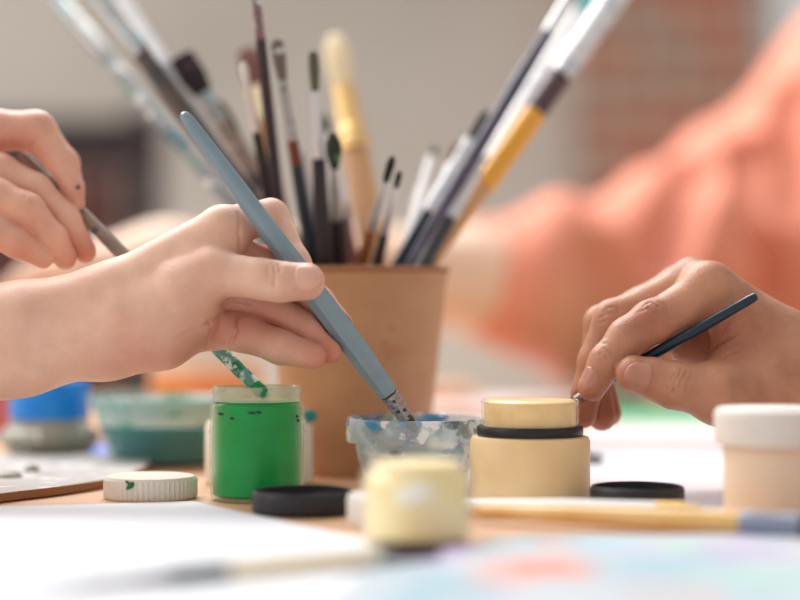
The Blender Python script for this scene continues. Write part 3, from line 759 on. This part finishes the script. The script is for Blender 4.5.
cup_brush('upright brush with an olive grey head and glossy black handle', (313, 49), (324.0, 262), 1.0150, 1.0375, [(BR, 50, 91, [(.05, 3.6), (.15, 5), (.5, 5.4), (1, 4)], .9, M['b_olive']), (FE, 91, 158, [(0, 4), (1, 6.3)], 1, M['silver']), (HA, 158, None, [(0, 6.5), (.25, 8.5), (.6, 7.5), (1, 5)], 1, M['h_black'])])
cup_brush('short brush with an oval dark green head and charcoal handle', (333, 132), (338.4, 262), 1.0091, 1.0777, [(BR, 132, 168, [(.08, 3.5), (.3, 7.8), (.6, 8), (1, 4)], .9, M['b_green']), (FE, 168, 216, [(0, 3.6), (1, 8)], 1, M['silver']), (HA, 216, None, [(0, 10.5), (.25, 10.5), (1, 6)], .8, M['h_charcoal'])])
cup_brush('large gold ferrule brush with creamy bristles rising behind the others', (334, 34), (376.1, 262), 1.1903, 1.0998, [(BR, 34, 86, [(.05, 7), (.2, 11.5), (.6, 13.5), (1, 11)], .6, M['b_cream']), (FE, 86, 152, [(0, 11), (1, 14)], .6, M['gold']), (HA, 152, None, [(0, 14), (.15, 14.5), (.45, 11), (1, 6)], .8, M['h_tan'])])
cup_brush('fine black tipped brush with an orange brown handle right of the middle', (393, 156), (362.1, 262), 1.0022, 1.0596, [(BR, 156, 181, rnd(4.3), 1, M['b_black']), (FE, 181, 229, [(0, 3.4), (1, 4.4)], 1, M['silver']), (HA, 229, None, [(0, 5), (.2, 6.5), (1, 4)], 1, M['h_orange'])])
cup_brush('smaller black tipped brush with a grey handle, right of the orange brown one', (400, 171), (377.5, 262), 1.0026, 1.0498, [(BR, 171, 187, rnd(3.2), 1, M['b_black']), (FE, 187, 233, [(0, 3), (1, 4)], 1, M['silver']), (HA, 233, None, [(0, 4.5), (.2, 5.5), (1, 4)], 1, M['h_charcoal'])])
cup_brush('wide brush with dusky brown bristles and a cream ferrule behind the dark handle', (247, 50), (297.0, 262), 1.1408, 1.0611, [(BR, 50, 88, flt(11), .5, M['b_rust']), (FE, 88, 124, [(0, 11), (1, 9)], .5, M['b_cream']), (HA, 124, None, [(0, 7), (.25, 4.5), (1, 2.5)], .9, M['h_amber'])])
cup_brush('blunt white headed brush with a blue grey handle behind the grey mop', (288, 106), (316.4, 262), 1.1096, 1.1027, [(BR, 106, 134, flt(6), .7, M['b_white']), (FE, 134, 154, [(0, 5), (1, 6)], .8, M['silver']), (HA, 154, None, [(0, 6.5), (.3, 7.5), (1, 5)], 1, M['h_bluegrey'])])
cup_brush('olive tipped brush with a wine red handle behind the dark green head', (323, 114), (353.3, 262), 1.1150, 1.1094, [(BR, 114, 134, rnd(4.5), .9, M['b_olive']), (FE, 134, 205, [(0, 4), (1, 6)], 1, M['white_metal']), (HA, 205, None, [(0, 6.5), (.3, 7), (1, 5)], 1, M['h_wine'])])
cup_brush('large brush with a yellow band and long white ferrule leaning right', (622, -14), (430.6, 262), 1.1578, 1.0572, [(FE, -14, 76, [(0, 14), (1, 12)], .6, M['white_metal']), ('maroon_band', 76, 114, [(0, 12), (1, 12)], .8, M['h_maroon']), ('yellow_band', 114, 187, [(0, 12.5), (1, 11)], .9, M['h_yellow']), (HA, 187, None, [(0, 10), (.3, 8), (1, 4)], 1, M['h_tan'])])
cup_brush('slim dusky purple brush leaning right, leftmost of the long leaning bundle', (574, -12), (410.5, 262), 1.1140, 1.0334, [(FE, -12, 33, [(0, 5), (1, 5.5)], 1, M['silver']), (HA, 33, None, [(0, 6), (.15, 7.5), (.6, 7), (1, 4)], 1, M['h_purple'])])
cup_brush('leaning brush with teal bristles and a long lavender white ferrule', (596, -14), (427.1, 262), 1.1773, 1.0855, [(BR, -14, 12, flt(8), .6, M['b_teal']), (FE, 12, 160, [(0, 9), (1, 7)], .7, M['white_metal']), (HA, 160, None, [(0, 7), (.3, 7), (1, 4)], 1, M['h_navy'])])
cup_brush('short plain white handle end, leftmost of the white stubs in the cup', (420, 186), (406.3, 262), 1.1172, 1.1021, [(HA, 186, None, [(0, 3.5), (.05, 5.5), (.5, 5.5), (1, 4.5)], 1, M['h_white'])])
cup_brush('white handled brush with a grey tip among the white stubs', (435, 147), (403.3, 262), 1.1274, 1.0746, [(BR, 147, 158, rnd(4), 1, M['b_olive']), (HA, 158, None, [(0, 5), (.05, 6), (.5, 6), (1, 4.5)], 1, M['h_white'])])
cup_brush('black pointed brush with a broad white ferrule leaning right', (488, 110), (399.3, 262), 1.0951, 1.0614, [(BR, 110, 140, rnd(5), .9, M['b_black']), (FE, 140, 212, [(0, 6), (1, 7)], .8, M['white_metal']), (HA, 212, None, [(0, 6.5), (.3, 6.5), (1, 4)], 1, M['h_navy'])])
cup_brush('short dark grey brush with a pale worn ferrule at the right front of the cup', (476, 170), (424.8, 262), 1.0707, 1.0439, [(FE, 170, 219, [(0, 7), (1, 7)], .8, M['white_metal']), (HA, 219, None, [(0, 8), (.3, 8), (1, 5)], 1, M['h_charcoal'])])
cup_brush('rusty tipped brush with a pinkish white ferrule behind the white stubs', (457, 144), (420.4, 262), 1.1084, 1.0679, [(BR, 144, 166, rnd(5), 1, M['b_rust']), (FE, 166, 214, [(0, 5), (1, 6)], 1, M['white_metal']), (HA, 214, None, [(0, 6.5), (.3, 6.5), (1, 4)], 1, M['h_grey'])])

# ------------------------------------------------------------------ brushes lying on the table
def lying(label, A, B, segs):
    root = thing('paintbrush', (A + B) / 2 - Vector((0, 0, ((A + B) / 2).z - Z)), label, 'brush')
    for (part, t0, t1, prof, mm) in segs: rod(part, A + (B - A) * t0, A + (B - A) * t1, prof, mm, root, roll=(0, 0, 1))
    return root
def on_table(x, D, z): return Vector(((x - 400) / F * D, D, Z + z))
lying('golden wooden brush with a blue grey ferrule lying across the right front', on_table(474, .822, .0056), on_table(860, .752, .0056),
      [(HA, 0, .71, [(0, .0015, .0015), (.02, .0030, .0030), (.4, .0040, .0040), (.85, .0053, .0053), (1, .0050, .0050)], mat('gold_lacquer', (240, 202, 142), .25, var=(232, 186, 116), scale=50)),
       (FE, .71, .86, [(0, .0052, .0052), (.3, .0053, .0053), (.35, .0050, .0050), (1, .0054, .004)], mat('ferrule_blue_grey', (150, 158, 176), .4, .6)),
       (BR, .86, 1, [(0, .0052, .004), (.5, .0055, .003), (.95, .005, .001), (1, 0, 0)], M['b_brown'])])
lying('white brush handle lying behind the golden brush', on_table(440, .846, .0046), on_table(704, .826, .0046),
      [(HA, 0, .82, [(0, .0012, .0012), (.03, .0032, .0032), (.6, .0044, .0044), (1, .0040, .0040)], M['h_white']),
       (FE, .82, .93, [(0, .0041, .0041), (1, .0042, .0036)], M['gold']),
       (BR, .93, 1, [(0, .0040, .0036), (.6, .0038, .002), (1, 0, 0)], M['b_cream'])])
lying('pale wooden brush with a grey ferrule lying in the left front', on_table(440, .700, .0039), on_table(-60, .590, .0039),
      [('dipped_end', 0, .15, [(0, .001, .001), (.1, .0028, .0028), (1, .0034, .0034)], M['h_darkbrown']),
       (HA, .15, .47, [(0, .0034, .0034), (.7, .0038, .0038), (1, .0036, .0036)], mat('bare_wood', (236, 214, 176), .5)),
       (FE, .47, .58, [(0, .0037, .0037), (1, .0037, .003)], mat('ferrule_dull', (92, 98, 98), .5, .2)),
       (BR, .58, 1, [(0, .0026, .0024), (.4, .0018, .0018), (1, 0, 0)], M['b_grey'])])
lying('dark brush handle end poking out behind the cream jar', on_table(604, 1.105, .0036), on_table(470, 1.16, .0036),
      [(HA, 0, .7, [(0, .0012, .0012), (.05, .003, .003), (.8, .0034, .0034), (1, .003, .003)], M['h_charcoal']), (FE, .7, .85, [(0, .003, .003), (1, .003, .003)], M['silver']), (BR, .85, 1, [(0, .0028, .0028), (.5, .003, .003), (1, 0, 0)], M['b_brown'])])

# ------------------------------------------------------------------ hand-held brushes
# slate blue brush
A, B = P(182, 112, .892), P(417, 433, .941)
sb = thing('paintbrush', B, 'slate blue brush held in the front hand, dipping into the glass bowl', 'brush')
px = .9 / F
segL = (B - A).length
def dense(pr):
    ts = sorted(set([t for t, _ in pr] + [pr[0][0] + (pr[-1][0] - pr[0][0]) * i / 40 for i in range(41)]))
    return [(t, float(np.interp(t, [a for a, _ in pr], [b for _, b in pr]))) for t in ts]
blue_prof = [(0, 0), (.004, 3.6), (.012, 5.6), (.025, 6.8), (.06, 7.4), (.2, 9.0), (.4, 10.6), (.6, 12.2), (.76, 12.0), (.87, 10.4)]
rod(HA, A, A + (B - A) * .875, [(t / .875, r * px, r * px * .92) for t, r in dense(blue_prof)], M['h_slate'], sb, n=60, sharp=18, facet=(7, .33, .2))
cr = []
for i in range(33):
    f = i / 32; r = 9.6 - 2.0 * f; r *= 1.07 if (i % 8) in (2, 3, 4) else 1.0; cr.append((f, r * px, r * px))
rod(FE, A + (B - A) * .8755, A + (B - A) * .952, cr, M['crimp'], sb, n=28, sharp=60)
rod(BR, A + (B - A) * .9522, B, [(0, 7 * px, 7 * px), (.4, 6 * px, 6 * px), (.8, 3.5 * px, 3.5 * px), (1, 0, 0)], M['b_brown'], sb)
BLUE = [(np.array(A + (B - A) * a), np.array(A + (B - A) * b), (ra * 1.06 + .8) * px, (rb * 1.06 + .8) * px) for (a, ra), (b, rb) in zip(blue_prof[1:-1], blue_prof[2:])]
# grey wooden brush, working in the green jar
A, B = P(19, 151, .992), P(267, 397.5, .926)
gbk = thing('paintbrush', B, 'worn grey brush smeared green, held by the far hand in the green jar', 'brush')
rod(HA, A, A + (B - A) * .70, [(0, 0, 0), (.01, .0020, .0020), (.05, .0030, .0030), (.5, .0036, .0036), (1, .0036, .0036)], M['h_greywood'], gbk)
rod(FE, A + (B - A) * .70, A + (B - A) * .955, [(0, .0036, .0036), (.1, .0038, .0038), (.15, .0035, .0035), (1, .0034, .0034)], M['green_smear'], gbk)
rod(BR, A + (B - A) * .955, B, [(0, .0033, .0033), (.5, .0036, .0036), (.9, .002, .002), (1, 0, 0)], M['green'], gbk)
GREY = [(np.array(A), np.array(A + (B - A) * .6), .0030 + .0003, .0036 + .0003)]
# thin navy brush
A, B = P(757, 295.5, .912), P(580, 396, .938)
nb = thing('paintbrush', B, 'thin dark navy brush held between thumb and finger of the right hand', 'brush')
q = .92 / F
rod(HA, A, A + (B - A) * .97, [(0, 2.2 * q, 2.2 * q), (.006, 3.8 * q, 3.8 * q), (.03, 4.6 * q, 4.6 * q), (.3, 5.7 * q, 5.7 * q), (.6, 5.8 * q, 5.8 * q), (1, 4.6 * q, 4.6 * q)], M['h_navy'], nb, n=24)
rod(FE, A + (B - A) * .97, A + (B - A) * 1.03, [(0, 4.0 * q, 4.0 * q), (1, 3 * q, 3 * q)], M['crimp'], nb)
rod(BR, A + (B - A) * 1.03, A + (B - A) * 1.08 + Vector((0, 0, -.001)), [(0, 2.8 * q, 2.8 * q), (.5, 2.6 * q, 2.6 * q), (1, 0, 0)], M['b_black'], nb)
NAVY = [(np.array(A), np.array(A + (B - A) * 1.10), 5.9 * q + .0002, 5.9 * q + .0002)]

# ------------------------------------------------------------------ hands
# front hand (a left hand, palm towards us)
r1 = thing('person', P(60, 380, .905), 'fair bare forearm and hand reaching in from the left, pinching the slate blue brush', 'person')
palm = [((-430, 400, 20, 58), (20, 328, 6, 43)), ((-430, 440, 20, 58), (20, 350, 6, 43)),
        ((20, 328, 6, 43), (110, 301, 5, 35)), ((20, 350, 6, 43), (105, 338, 4, 36)),
        ((110, 301, 5, 34), (222, 229, 3, 22)), ((110, 310, 10, 32), (230, 253, 17, 19)), ((108, 325, 11, 34), (212, 290, 18, 19)), ((108, 340, 8, 35), (204, 326, 14, 23)),
        ((105, 335, 2, 38), (160, 328, 0, 38)), ((140, 320, -2, 38), (206, 276, -7, 25)), ((160, 328, 0, 36), (190, 314, 0, 27)), ((205, 262, 0, 20), (226, 240, 2, 18))]
fing = {'thumb': [(186, 290, -7, 32), (216, 273, -10, 23), (262, 279, -15, 19.5), (280, 282, -15.5, 19.3), (306, 281.5, -15, 19)],
        'index': [(222, 229, 3, 22), (250, 220, 18, 18), (271, 216, 28, 16.5), (295, 262, 16, 14.5), (311, 284, 11, 11.5)],
        'middle': [(230, 253, 17, 19), (266, 265, 31, 17.5), (318, 302, 24, 15.5), (340, 325, 18, 13.5)],
        'ring': [(212, 290, 18, 21), (266, 306, 19, 17.5), (308, 330, 16, 16), (329, 350, 13, 13.5)],
        'little': [(206, 326, 14, 23), (244, 333, 11, 18.5), (280, 347, 6, 16.5), (312, 355.5, 4, 14)]}
creases = [([(231, 295), (231, 301), (227, 309), (219, 316), (208, 322)], .0010), ([(208, 322), (198, 327), (186, 333), (176, 338)], .0005), ([(209, 322), (209, 336), (206, 348)], .0006), ([(237, 314), (236, 330), (231, 344)], .0008),
           ([(238, 213), (239, 232), (239, 254)], .0008), ([(50, 345), (90, 335), (124, 326)], .0004),
           ([(273, 262), (275, 274), (274, 286)], .0006), ([(278, 263), (279, 274)], .0005), ([(268, 265), (269, 277)], .0005), ([(234, 300), (250, 304)], .0007), ([(246, 302), (247, 316)], .0006)]
nails = [((280, 282, -15.5, 19.3), (306, 281.5, -15, 19), (0, -.96, .28), .0072, .0195, 44),
         
         ((318, 302, 24, 15.5), (340, 325, 17, 13.5), (.2, 1, .5), .003, .012, 36), ((295, 262, 17, 14.5), (311, 284, 11, 11.5), (.5, 1, .3), .003, .012, 45)]
flush = [((325, 352, 6, 1), .020, .75), ((300, 345, 8, 1), .018, .6), ((270, 320, 10, 1), .022, .6), ((240, 330, 5, 1), .02, .55), ((232, 300, 0, 1), .012, .6), ((345, 326, 15, 1), .015, .5), ((312, 281, -20, 1), .011, .3), ((250, 235, 10, 1), .013, .5), ((190, 348, 0, 1), .022, .75), ((150, 360, -10, 1), .022, .5), ((215, 335, 0, 1), .014, .7), ((205, 300, -15, 1), .02, .25)]
build_hand(r1, .911, palm, fing, M['skin_fair'], M['nail_fair'], BLUE, creases, nails, flush, h=.0009)

# far hand on the left (a right hand, back of the fingers towards us)
r2 = thing('person', P(-60, 250, .968), 'fair hand at the left edge with bent fingers, holding the worn grey brush', 'person')
palm = [((-520, 330, 30, 56), (-190, 235, 22, 42)), ((-520, 360, 30, 56), (-190, 255, 22, 42)),
        ((-190, 225, 22, 40), (-48, 140, 10, 25)), ((-190, 232, 20, 40), (-48, 166, -2, 24)), ((-190, 245, 20, 40), (-44, 196, -6, 23)), ((-190, 262, 22, 38), (-42, 226, -2, 22)), ((-160, 230, 40, 34), (-80, 195, 42, 26))]
fing = {'index': [(-48, 140, 10, 24), (-5, 131, 12, 20.5), (36, 131, 12, 19.5), (64, 164, 9, 15), (73, 190, 4, 10.5), (78, 203, 2, 7.5)],
        'middle': [(-48, 168, 0, 22), (0, 172, -3, 18), (36, 189, -3, 15), (66, 218, -3, 13.5), (85, 252, -4, 11)],
        'ring': [(-44, 196, -8, 22), (-5, 197, -15, 19), (27, 210, -17, 17), (52, 239, -15, 15), (65, 258, -12, 11.5)],
        'little': [(-42, 226, -10, 21), (-5, 231, -21, 17), (18, 243, -22, 15), (43, 258, -18, 10.5)],
        'thumb': [(-100, 205, 42, 28), (-30, 200, 44, 21), (30, 212, 40, 16), (60, 226, 32, 12)]}
creases = [([(30, 150), (33, 143), (37, 139)], .0005), ([(25, 196), (30, 201), (33, 207)], .0003), ([(22, 192), (26, 200)], .0003), ([(66, 214), (62, 222)], .0003)]
nails = [((64, 164, 9, 15), (73, 190, 4, 10.5), (.75, .65, .2), .006, .016, 42), ((66, 218, -3, 13.5), (85, 252, -4, 11), (.8, .55, .3), .010, .022, 42), ((52, 239, -15, 15), (65, 258, -12, 11.5), (.7, .7, .3), .006, .016, 42)]
flush = [((15, 148, 5, 1), .016, .6), ((76, 198, 5, 1), .010, .55), ((30, 200, -16, 1), .010, .4), ((86, 252, -10, 1), .012, .55), ((20, 244, -12, 1), .018, .4), ((-5, 145, 5, 1), .02, .5)]
b2 = build_hand(r2, .968, palm, fing, M['skin_fair2'], M['nail_fair'], GREY, creases, nails, flush, h=.0011)
p = P(77, 187, .9665)
rod('paint_spot', p + Vector((.0012, 0, .0014)), p - Vector((0, 0, .0014)), [(0, 0, 0), (.3, .0010, .0009), (.7, .0011, .0009), (1, 0, 0)], M['h_purple'], r2)

# right hand (a right hand, thumb towards us)
r3 = thing('person', P(800, 440, .935), 'tanned bare hand reaching in from the right, gripping a thin navy brush', 'person')
palm = [((1180, 405, 25, 60), (840, 368, 22, 46)), ((1180, 415, 25, 60), (840, 380, 22, 46)), ((840, 368, 22, 46), (790, 362, 20, 42)), ((840, 380, 22, 46), (790, 380, 14, 40)),
        ((800, 358, 22, 34), (709, 289, 11, 26)), ((800, 360, 32, 34), (692, 280, 26, 21)), ((800, 364, 42, 34), (680, 286, 42, 20)), ((690, 346, 36, 20), (752, 362, 32, 26)), ((800, 372, 48, 34), (668, 300, 56, 19)),
        ((800, 388, 10, 40), (722, 394, -4, 32)), ((790, 395, 40, 36), (700, 380, 52, 26)), ((780, 345, 16, 30), (738, 325, 9, 22)), ((770, 360, 14, 32), (735, 372, 6, 26)), ((735, 372, 8, 22), (738, 325, 12, 18))]
fing = {'thumb': [(735, 395, -2, 33), (716, 392, -6, 29), (674, 385, -11, 23), (655, 379, -11, 20), (634, 373.5, -10, 18.5)],
        'index': [(709, 289, 11, 26), (680, 310, 8, 22.5), (652, 322, 4, 21.5), (628, 338, 2, 20), (607, 361, 0, 17), (592, 387, 0, 14.5)],
        'middle': [(692, 280, 26, 21), (650, 303, 23, 18), (612, 318, 21, 17.5), (594, 360, 21, 15), (586, 393, 21, 14), (583, 415, 19, 13.5)],
        'ring': [(680, 286, 42, 20), (640, 305, 38, 17), (601, 322, 36, 16), (594, 368, 35, 14.5), (602, 417, 31, 14)],
        'little': [(668, 300, 56, 19), (630, 318, 52, 15), (600, 333, 50, 14), (597, 370, 47, 13), (609, 414, 43, 12.5)]}
creases = [([(642, 307), (650, 302), (658, 307)], .0004), ([(639, 312), (648, 308), (657, 315)], .0004), ([(660, 302), (666, 306), (669, 312)], .0004), ([(687, 371), (681, 381), (677, 395)], 0.00058), ([(682, 369), (676, 380), (672, 394)], 0.00043), ([(692, 374), (687, 384), (684, 398)], 0.00050), ([(676, 372), (670, 382), (668, 388)], 0.00036),
           ([(602, 313), (609, 307), (617, 308), (620, 313)], 0.00043), ([(600, 318), (608, 313), (616, 314)], 0.00043), ([(598, 324), (608, 320)], 0.00036), ([(615, 349), (608, 344), (602, 343)], 0.00036), ([(612, 354), (604, 348)], 0.00036), ([(609, 360), (600, 353)], 0.00036),
           ([(706, 340), (722, 330), (734, 318), (739, 306)], 0.00065), ([(712, 349), (722, 341), (734, 335), (740, 326)], 0.00065), ([(716, 361), (730, 353), (742, 350)], 0.00058), ([(700, 352), (712, 356)], 0.00043), ([(744, 318), (742, 332), (734, 344)], 0.00043)]
nails = [((655, 379, -11, 20), (634, 373.5, -10, 18.5), (-.05, -1, -.05), .0018, .0150, 44), ((607, 361, 0, 17), (592, 387, 0, 14.5), (-.66, -.72, .15), .0065, .0185, 42),
         ((594, 368, 35, 14.5), (602, 417, 31, 14), (-.8, .6, 0), .015, .026, 40), ((597, 370, 47, 13), (609, 414, 43, 12.5), (-.8, .6, 0), .012, .023, 40)]
flush = [((630, 375, -22, 1), .012, .5), ((650, 312, -4, 1), .012, .4), ((590, 392, -3, 1), .011, .45), ((588, 418, 15, 1), .014, .6), ((605, 420, 28, 1), .016, .6), ((725, 345, 5, 1), .016, .5), ((680, 340, 12, 1), .015, .45)]
build_hand(r3, .925, palm, fing, M['skin_tan'], M['nail_tan'], NAVY, creases, nails, flush, h=.0008)

# ------------------------------------------------------------------ sitter in the coral shirt (far side of the table)
def W(x, y, D): return np.array(P(x, y, D))
def union(fd, caps, k):
    v = fd.empty()
    for (a, b, ra, rb) in caps: fd.add(v, a, b, ra, rb, k, pad=.09)
    return v
SX, SY = .56, 2.06                       # middle of the chest
elbow, wrist = W(488, 280, 1.64), W(165, 264, 1.47)
sho = W(800, 195, 2.0); shoL = np.array((.76, 2.10, 1.04)); hip = np.array((SX, SY + .02, .53))
r4 = thing('person', (SX, SY, 0), 'sitter in a loose coral orange shirt across the table, one bare forearm behind the cup', 'person')
v3 = lambda *a: np.array(a)
caps = [(v3(SX, SY, 1.02), hip, .075, .09), (sho, v3(SX, SY, 1.05), .04, .07), (shoL, v3(SX, SY, 1.05), .07, .09), (v3(SX, SY, 1.08), v3(SX, SY - .02, 1.24), .055, .052),
        (sho, elbow, .038, .042), (elbow, wrist, .045, .027), (wrist, W(75, 278, 1.43), .027, .026),
        (shoL, v3(.86, 1.96, .85), .055, .045), (v3(.86, 1.96, .85), v3(.80, 1.74, .80), .043, .03), (v3(.80, 1.74, .80), v3(.77, 1.66, .785), .03, .026),
        (hip + v3(-.1, 0, 0), v3(SX - .13, SY - .34, .55), .09, .07), (v3(SX - .13, SY - .34, .55), v3(SX - .13, SY - .34, .09), .06, .04), (v3(SX - .13, SY - .34, .045), v3(SX - .13, SY - .48, .035), .04, .03),
        (hip + v3(.1, 0, 0), v3(SX + .13, SY - .34, .55), .09, .07), (v3(SX + .13, SY - .34, .55), v3(SX + .13, SY - .34, .09), .06, .04), (v3(SX + .13, SY - .34, .045), v3(SX + .13, SY - .48, .035), .04, .03)]
fd = Field((-.33, 1.36, 0), (.98, 2.30, 1.56), .0065)
bv = union(fd, caps, .03)
def ell(c, rad):
    X = fd.ax[0][:, None, None]; Y = fd.ax[1][None, :, None]; Z_ = fd.ax[2][None, None, :]
    return ((np.sqrt(((X - c[0]) / rad[0]) ** 2 + ((Y - c[1]) / rad[1]) ** 2 + ((Z_ - c[2]) / rad[2]) ** 2) - 1) * min(rad)).astype(np.float32)
hc = v3(SX, SY - .05, 1.37)
bv = smin(bv, ell(hc, (.075, .095, .115)), .02); bv = smin(bv, ell(hc + v3(0, -.035, -.065), (.05, .055, .055)), .03)
fd.add(bv, hc + v3(0, -.092, .005), hc + v3(0, -.113, -.025), .008, .013, .01)
for s in (-1, 1): bv = smin(bv, ell(hc + v3(.076 * s, 0, -.01), (.010, .02, .03)), .006)
fd.add(bv, hc + v3(-.02, -.083, -.062), hc + v3(.02, -.083, -.062), .006, .006, .006)
k = W(75, 278, 1.43)                     # resting fingers
for i, (dz, dy) in enumerate(((.012, .010), (.006, .026), (-.004, .042), (-.012, .056))):
    a = k + v3(.012, dy - .02, dz); b = a + v3(-.042, -.006, -.010); e = b + v3(-.026, -.002, -.022); fd.add(bv, a, b, .012, .0105, .006); fd.add(bv, b, e, .0105, .0085, .004)
a = k + v3(.05, -.012, -.012); fd.add(bv, a, a + v3(-.045, -.018, -.008), .015, .012, .01); fd.add(bv, a + v3(-.045, -.018, -.008), a + v3(-.078, -.014, -.012), .012, .009, .004)
k = v3(.77, 1.66, .788); u = v3(-.03, -.08, -.006); u /= np.linalg.norm(u); sd = v3(-.93, .36, 0)    # the other hand lies open on the table
for i, ln in enumerate((.040, .046, .043, .034)):
    o_ = (1.5 - i) * .0175; a = k + sd * o_ + u * .012; b = a + u * ln + sd * o_ * .25 + v3(0, 0, .004); e = b + u * ln * .75 + sd * o_ * .1 + v3(0, 0, -.018)
    fd.add(bv, a, b, .0115, .010, .006); fd.add(bv, b, e, .010, .008, .003)
a = k + sd * .026 - u * .025; b = a + sd * .028 + u * .020; fd.add(bv, a, b, .014, .011, .008); fd.add(bv, b, b + u * .030 + sd * .004 + v3(0, 0, -.006), .011, .009, .004)
V, Q = surface_nets(fd, bv); np_mesh('body', V, Q, M['skin_far'], r4, np.zeros(len(V)))
for s in (-1, 1):
    p = hc + v3(.03 * s, -.082, .012); lathe('eye', (p[0], p[1], p[2] - .009), [(0, 0), (.007, .004), (.0095, .009), (.007, .014), (0, .018)], M['eye'], r4, n=16)
# shirt
px2 = lambda r, D: r / F * D
sc = [(W(486, 283, 1.64), W(610, 286, 1.74), px2(69, 1.64), px2(84, 1.74)), (W(610, 286, 1.74), W(788, 204, 1.98), px2(84, 1.74), px2(95, 1.98)), (W(788, 204, 1.98), v3(SX, SY, 1.09), px2(95, 1.98), .128),
      (v3(SX, SY, 1.07), shoL, .10, .075), (shoL, v3(.845, 1.99, .89), .085, .095), (W(748, 250, 1.98), v3(SX - .10, SY, .56), .13, .155), (v3(SX + .1, SY, 1.0), v3(SX + .10, SY, .56), .13, .15)]
sv = union(fd, sc, .05)
X = fd.ax[0][:, None, None]; Y = fd.ax[1][None, :, None]; Zg = fd.ax[2][None, None, :]
foldw = .006 * np.sin(X * 48 + 4 * np.sin(Zg * 9) + Y * 12) + .003 * np.sin(X * 90 - Zg * 30 + 1.3)
sv = sv + foldw.astype(np.float32)
hem = smin(sv, sv, 0)
ax = v3(-.98, -.06, .02); hp = W(470, 280, 1.64)
sv = np.maximum(sv, ((X - hp[0]) * ax[0] + (Y - hp[1]) * ax[1] + (Zg - hp[2]) * ax[2]).astype(np.float32) * np.where(X < .2, 1, -1).astype(np.float32) - np.where(X < .2, 0, 1).astype(np.float32))
sv = np.maximum(sv, (.50 - Zg).astype(np.float32))
sv = np.maximum(sv, -ell(v3(SX, SY - .03, 1.20), (.072, .08, .06)))
def on_shirt(x, y):
    ts = np.arange(1.4, 2.2, .004); pp = np.array([P(x, y, t) for t in ts]); return pp[np.argmax(fd.sample(sv, pp) < 0)]
for path, r_, deep in (([(752, 150), (757, 180), (762, 220), (765, 300)], .015, .02), ([(700, 160), (690, 200), (664, 250)], .014, .0), ([(606, 262), (616, 300), (598, 345)], .018, .0), ([(660, 330), (620, 372), (590, 385)], .022, .02), ([(795, 90), (800, 200)], .016, .0)):
    pr = [on_shirt(*q) for q in path]
    for a, b in zip(pr[:-1], pr[1:]):
        for q in (0, .33, .66, 1): fd.cut(sv, a + v3(.2 * q * deep, q * deep, 0), b + v3(.2 * q * deep, q * deep, 0), r_ * 1.25, r_ * 1.25, .014)
V, Q = surface_nets(fd, sv); np_mesh('shirt', V, Q, M['coral'], r4)
# a sleeve hem roll, trousers, hair
tv = union(fd, [(a, b, ra + .012, rb + .012) for a, b, ra, rb in (caps[10], caps[11], caps[13], caps[14])] + [(hip + v3(0, 0, .05), hip, .145, .15)], .03)
tv = np.maximum(tv, (Zg - .52).astype(np.float32) if False else (.08 - Zg).astype(np.float32))
V, Q = surface_nets(fd, tv); np_mesh('trousers', V, Q, M['trousers'], r4)
hv = smin(ell(hc + v3(0, .012, .018), (.085, .10, .115)), ell(hc + v3(0, .06, -.06), (.075, .06, .11)), .02)
hv = np.maximum(hv, -ell(hc + v3(0, -.10, -.05), (.068, .075, .105)))
V, Q = surface_nets(fd, hv); np_mesh('hair', V, Q, M['hair'], r4)
st = thing('stool', (SX, SY + .02, 0), 'dark wooden stool under the sitter in the coral shirt', 'stool')
lathe('seat', (SX, SY + .04, .335), [(0, 0), (.17, 0), (.18, .01), (.18, .03), (.17, .038), (0, .038)], M['dark_wood'], st)
for i in range(4):
    an = math.pi / 4 + i * math.pi / 2; dx, dy = math.cos(an), math.sin(an)
    rod('leg', (SX + .19 * dx, SY + .04 + .19 * dy, 0), (SX + .13 * dx, SY + .04 + .13 * dy, .335), [(0, .014, .014), (1, .017, .017)], M['dark_wood'], st)
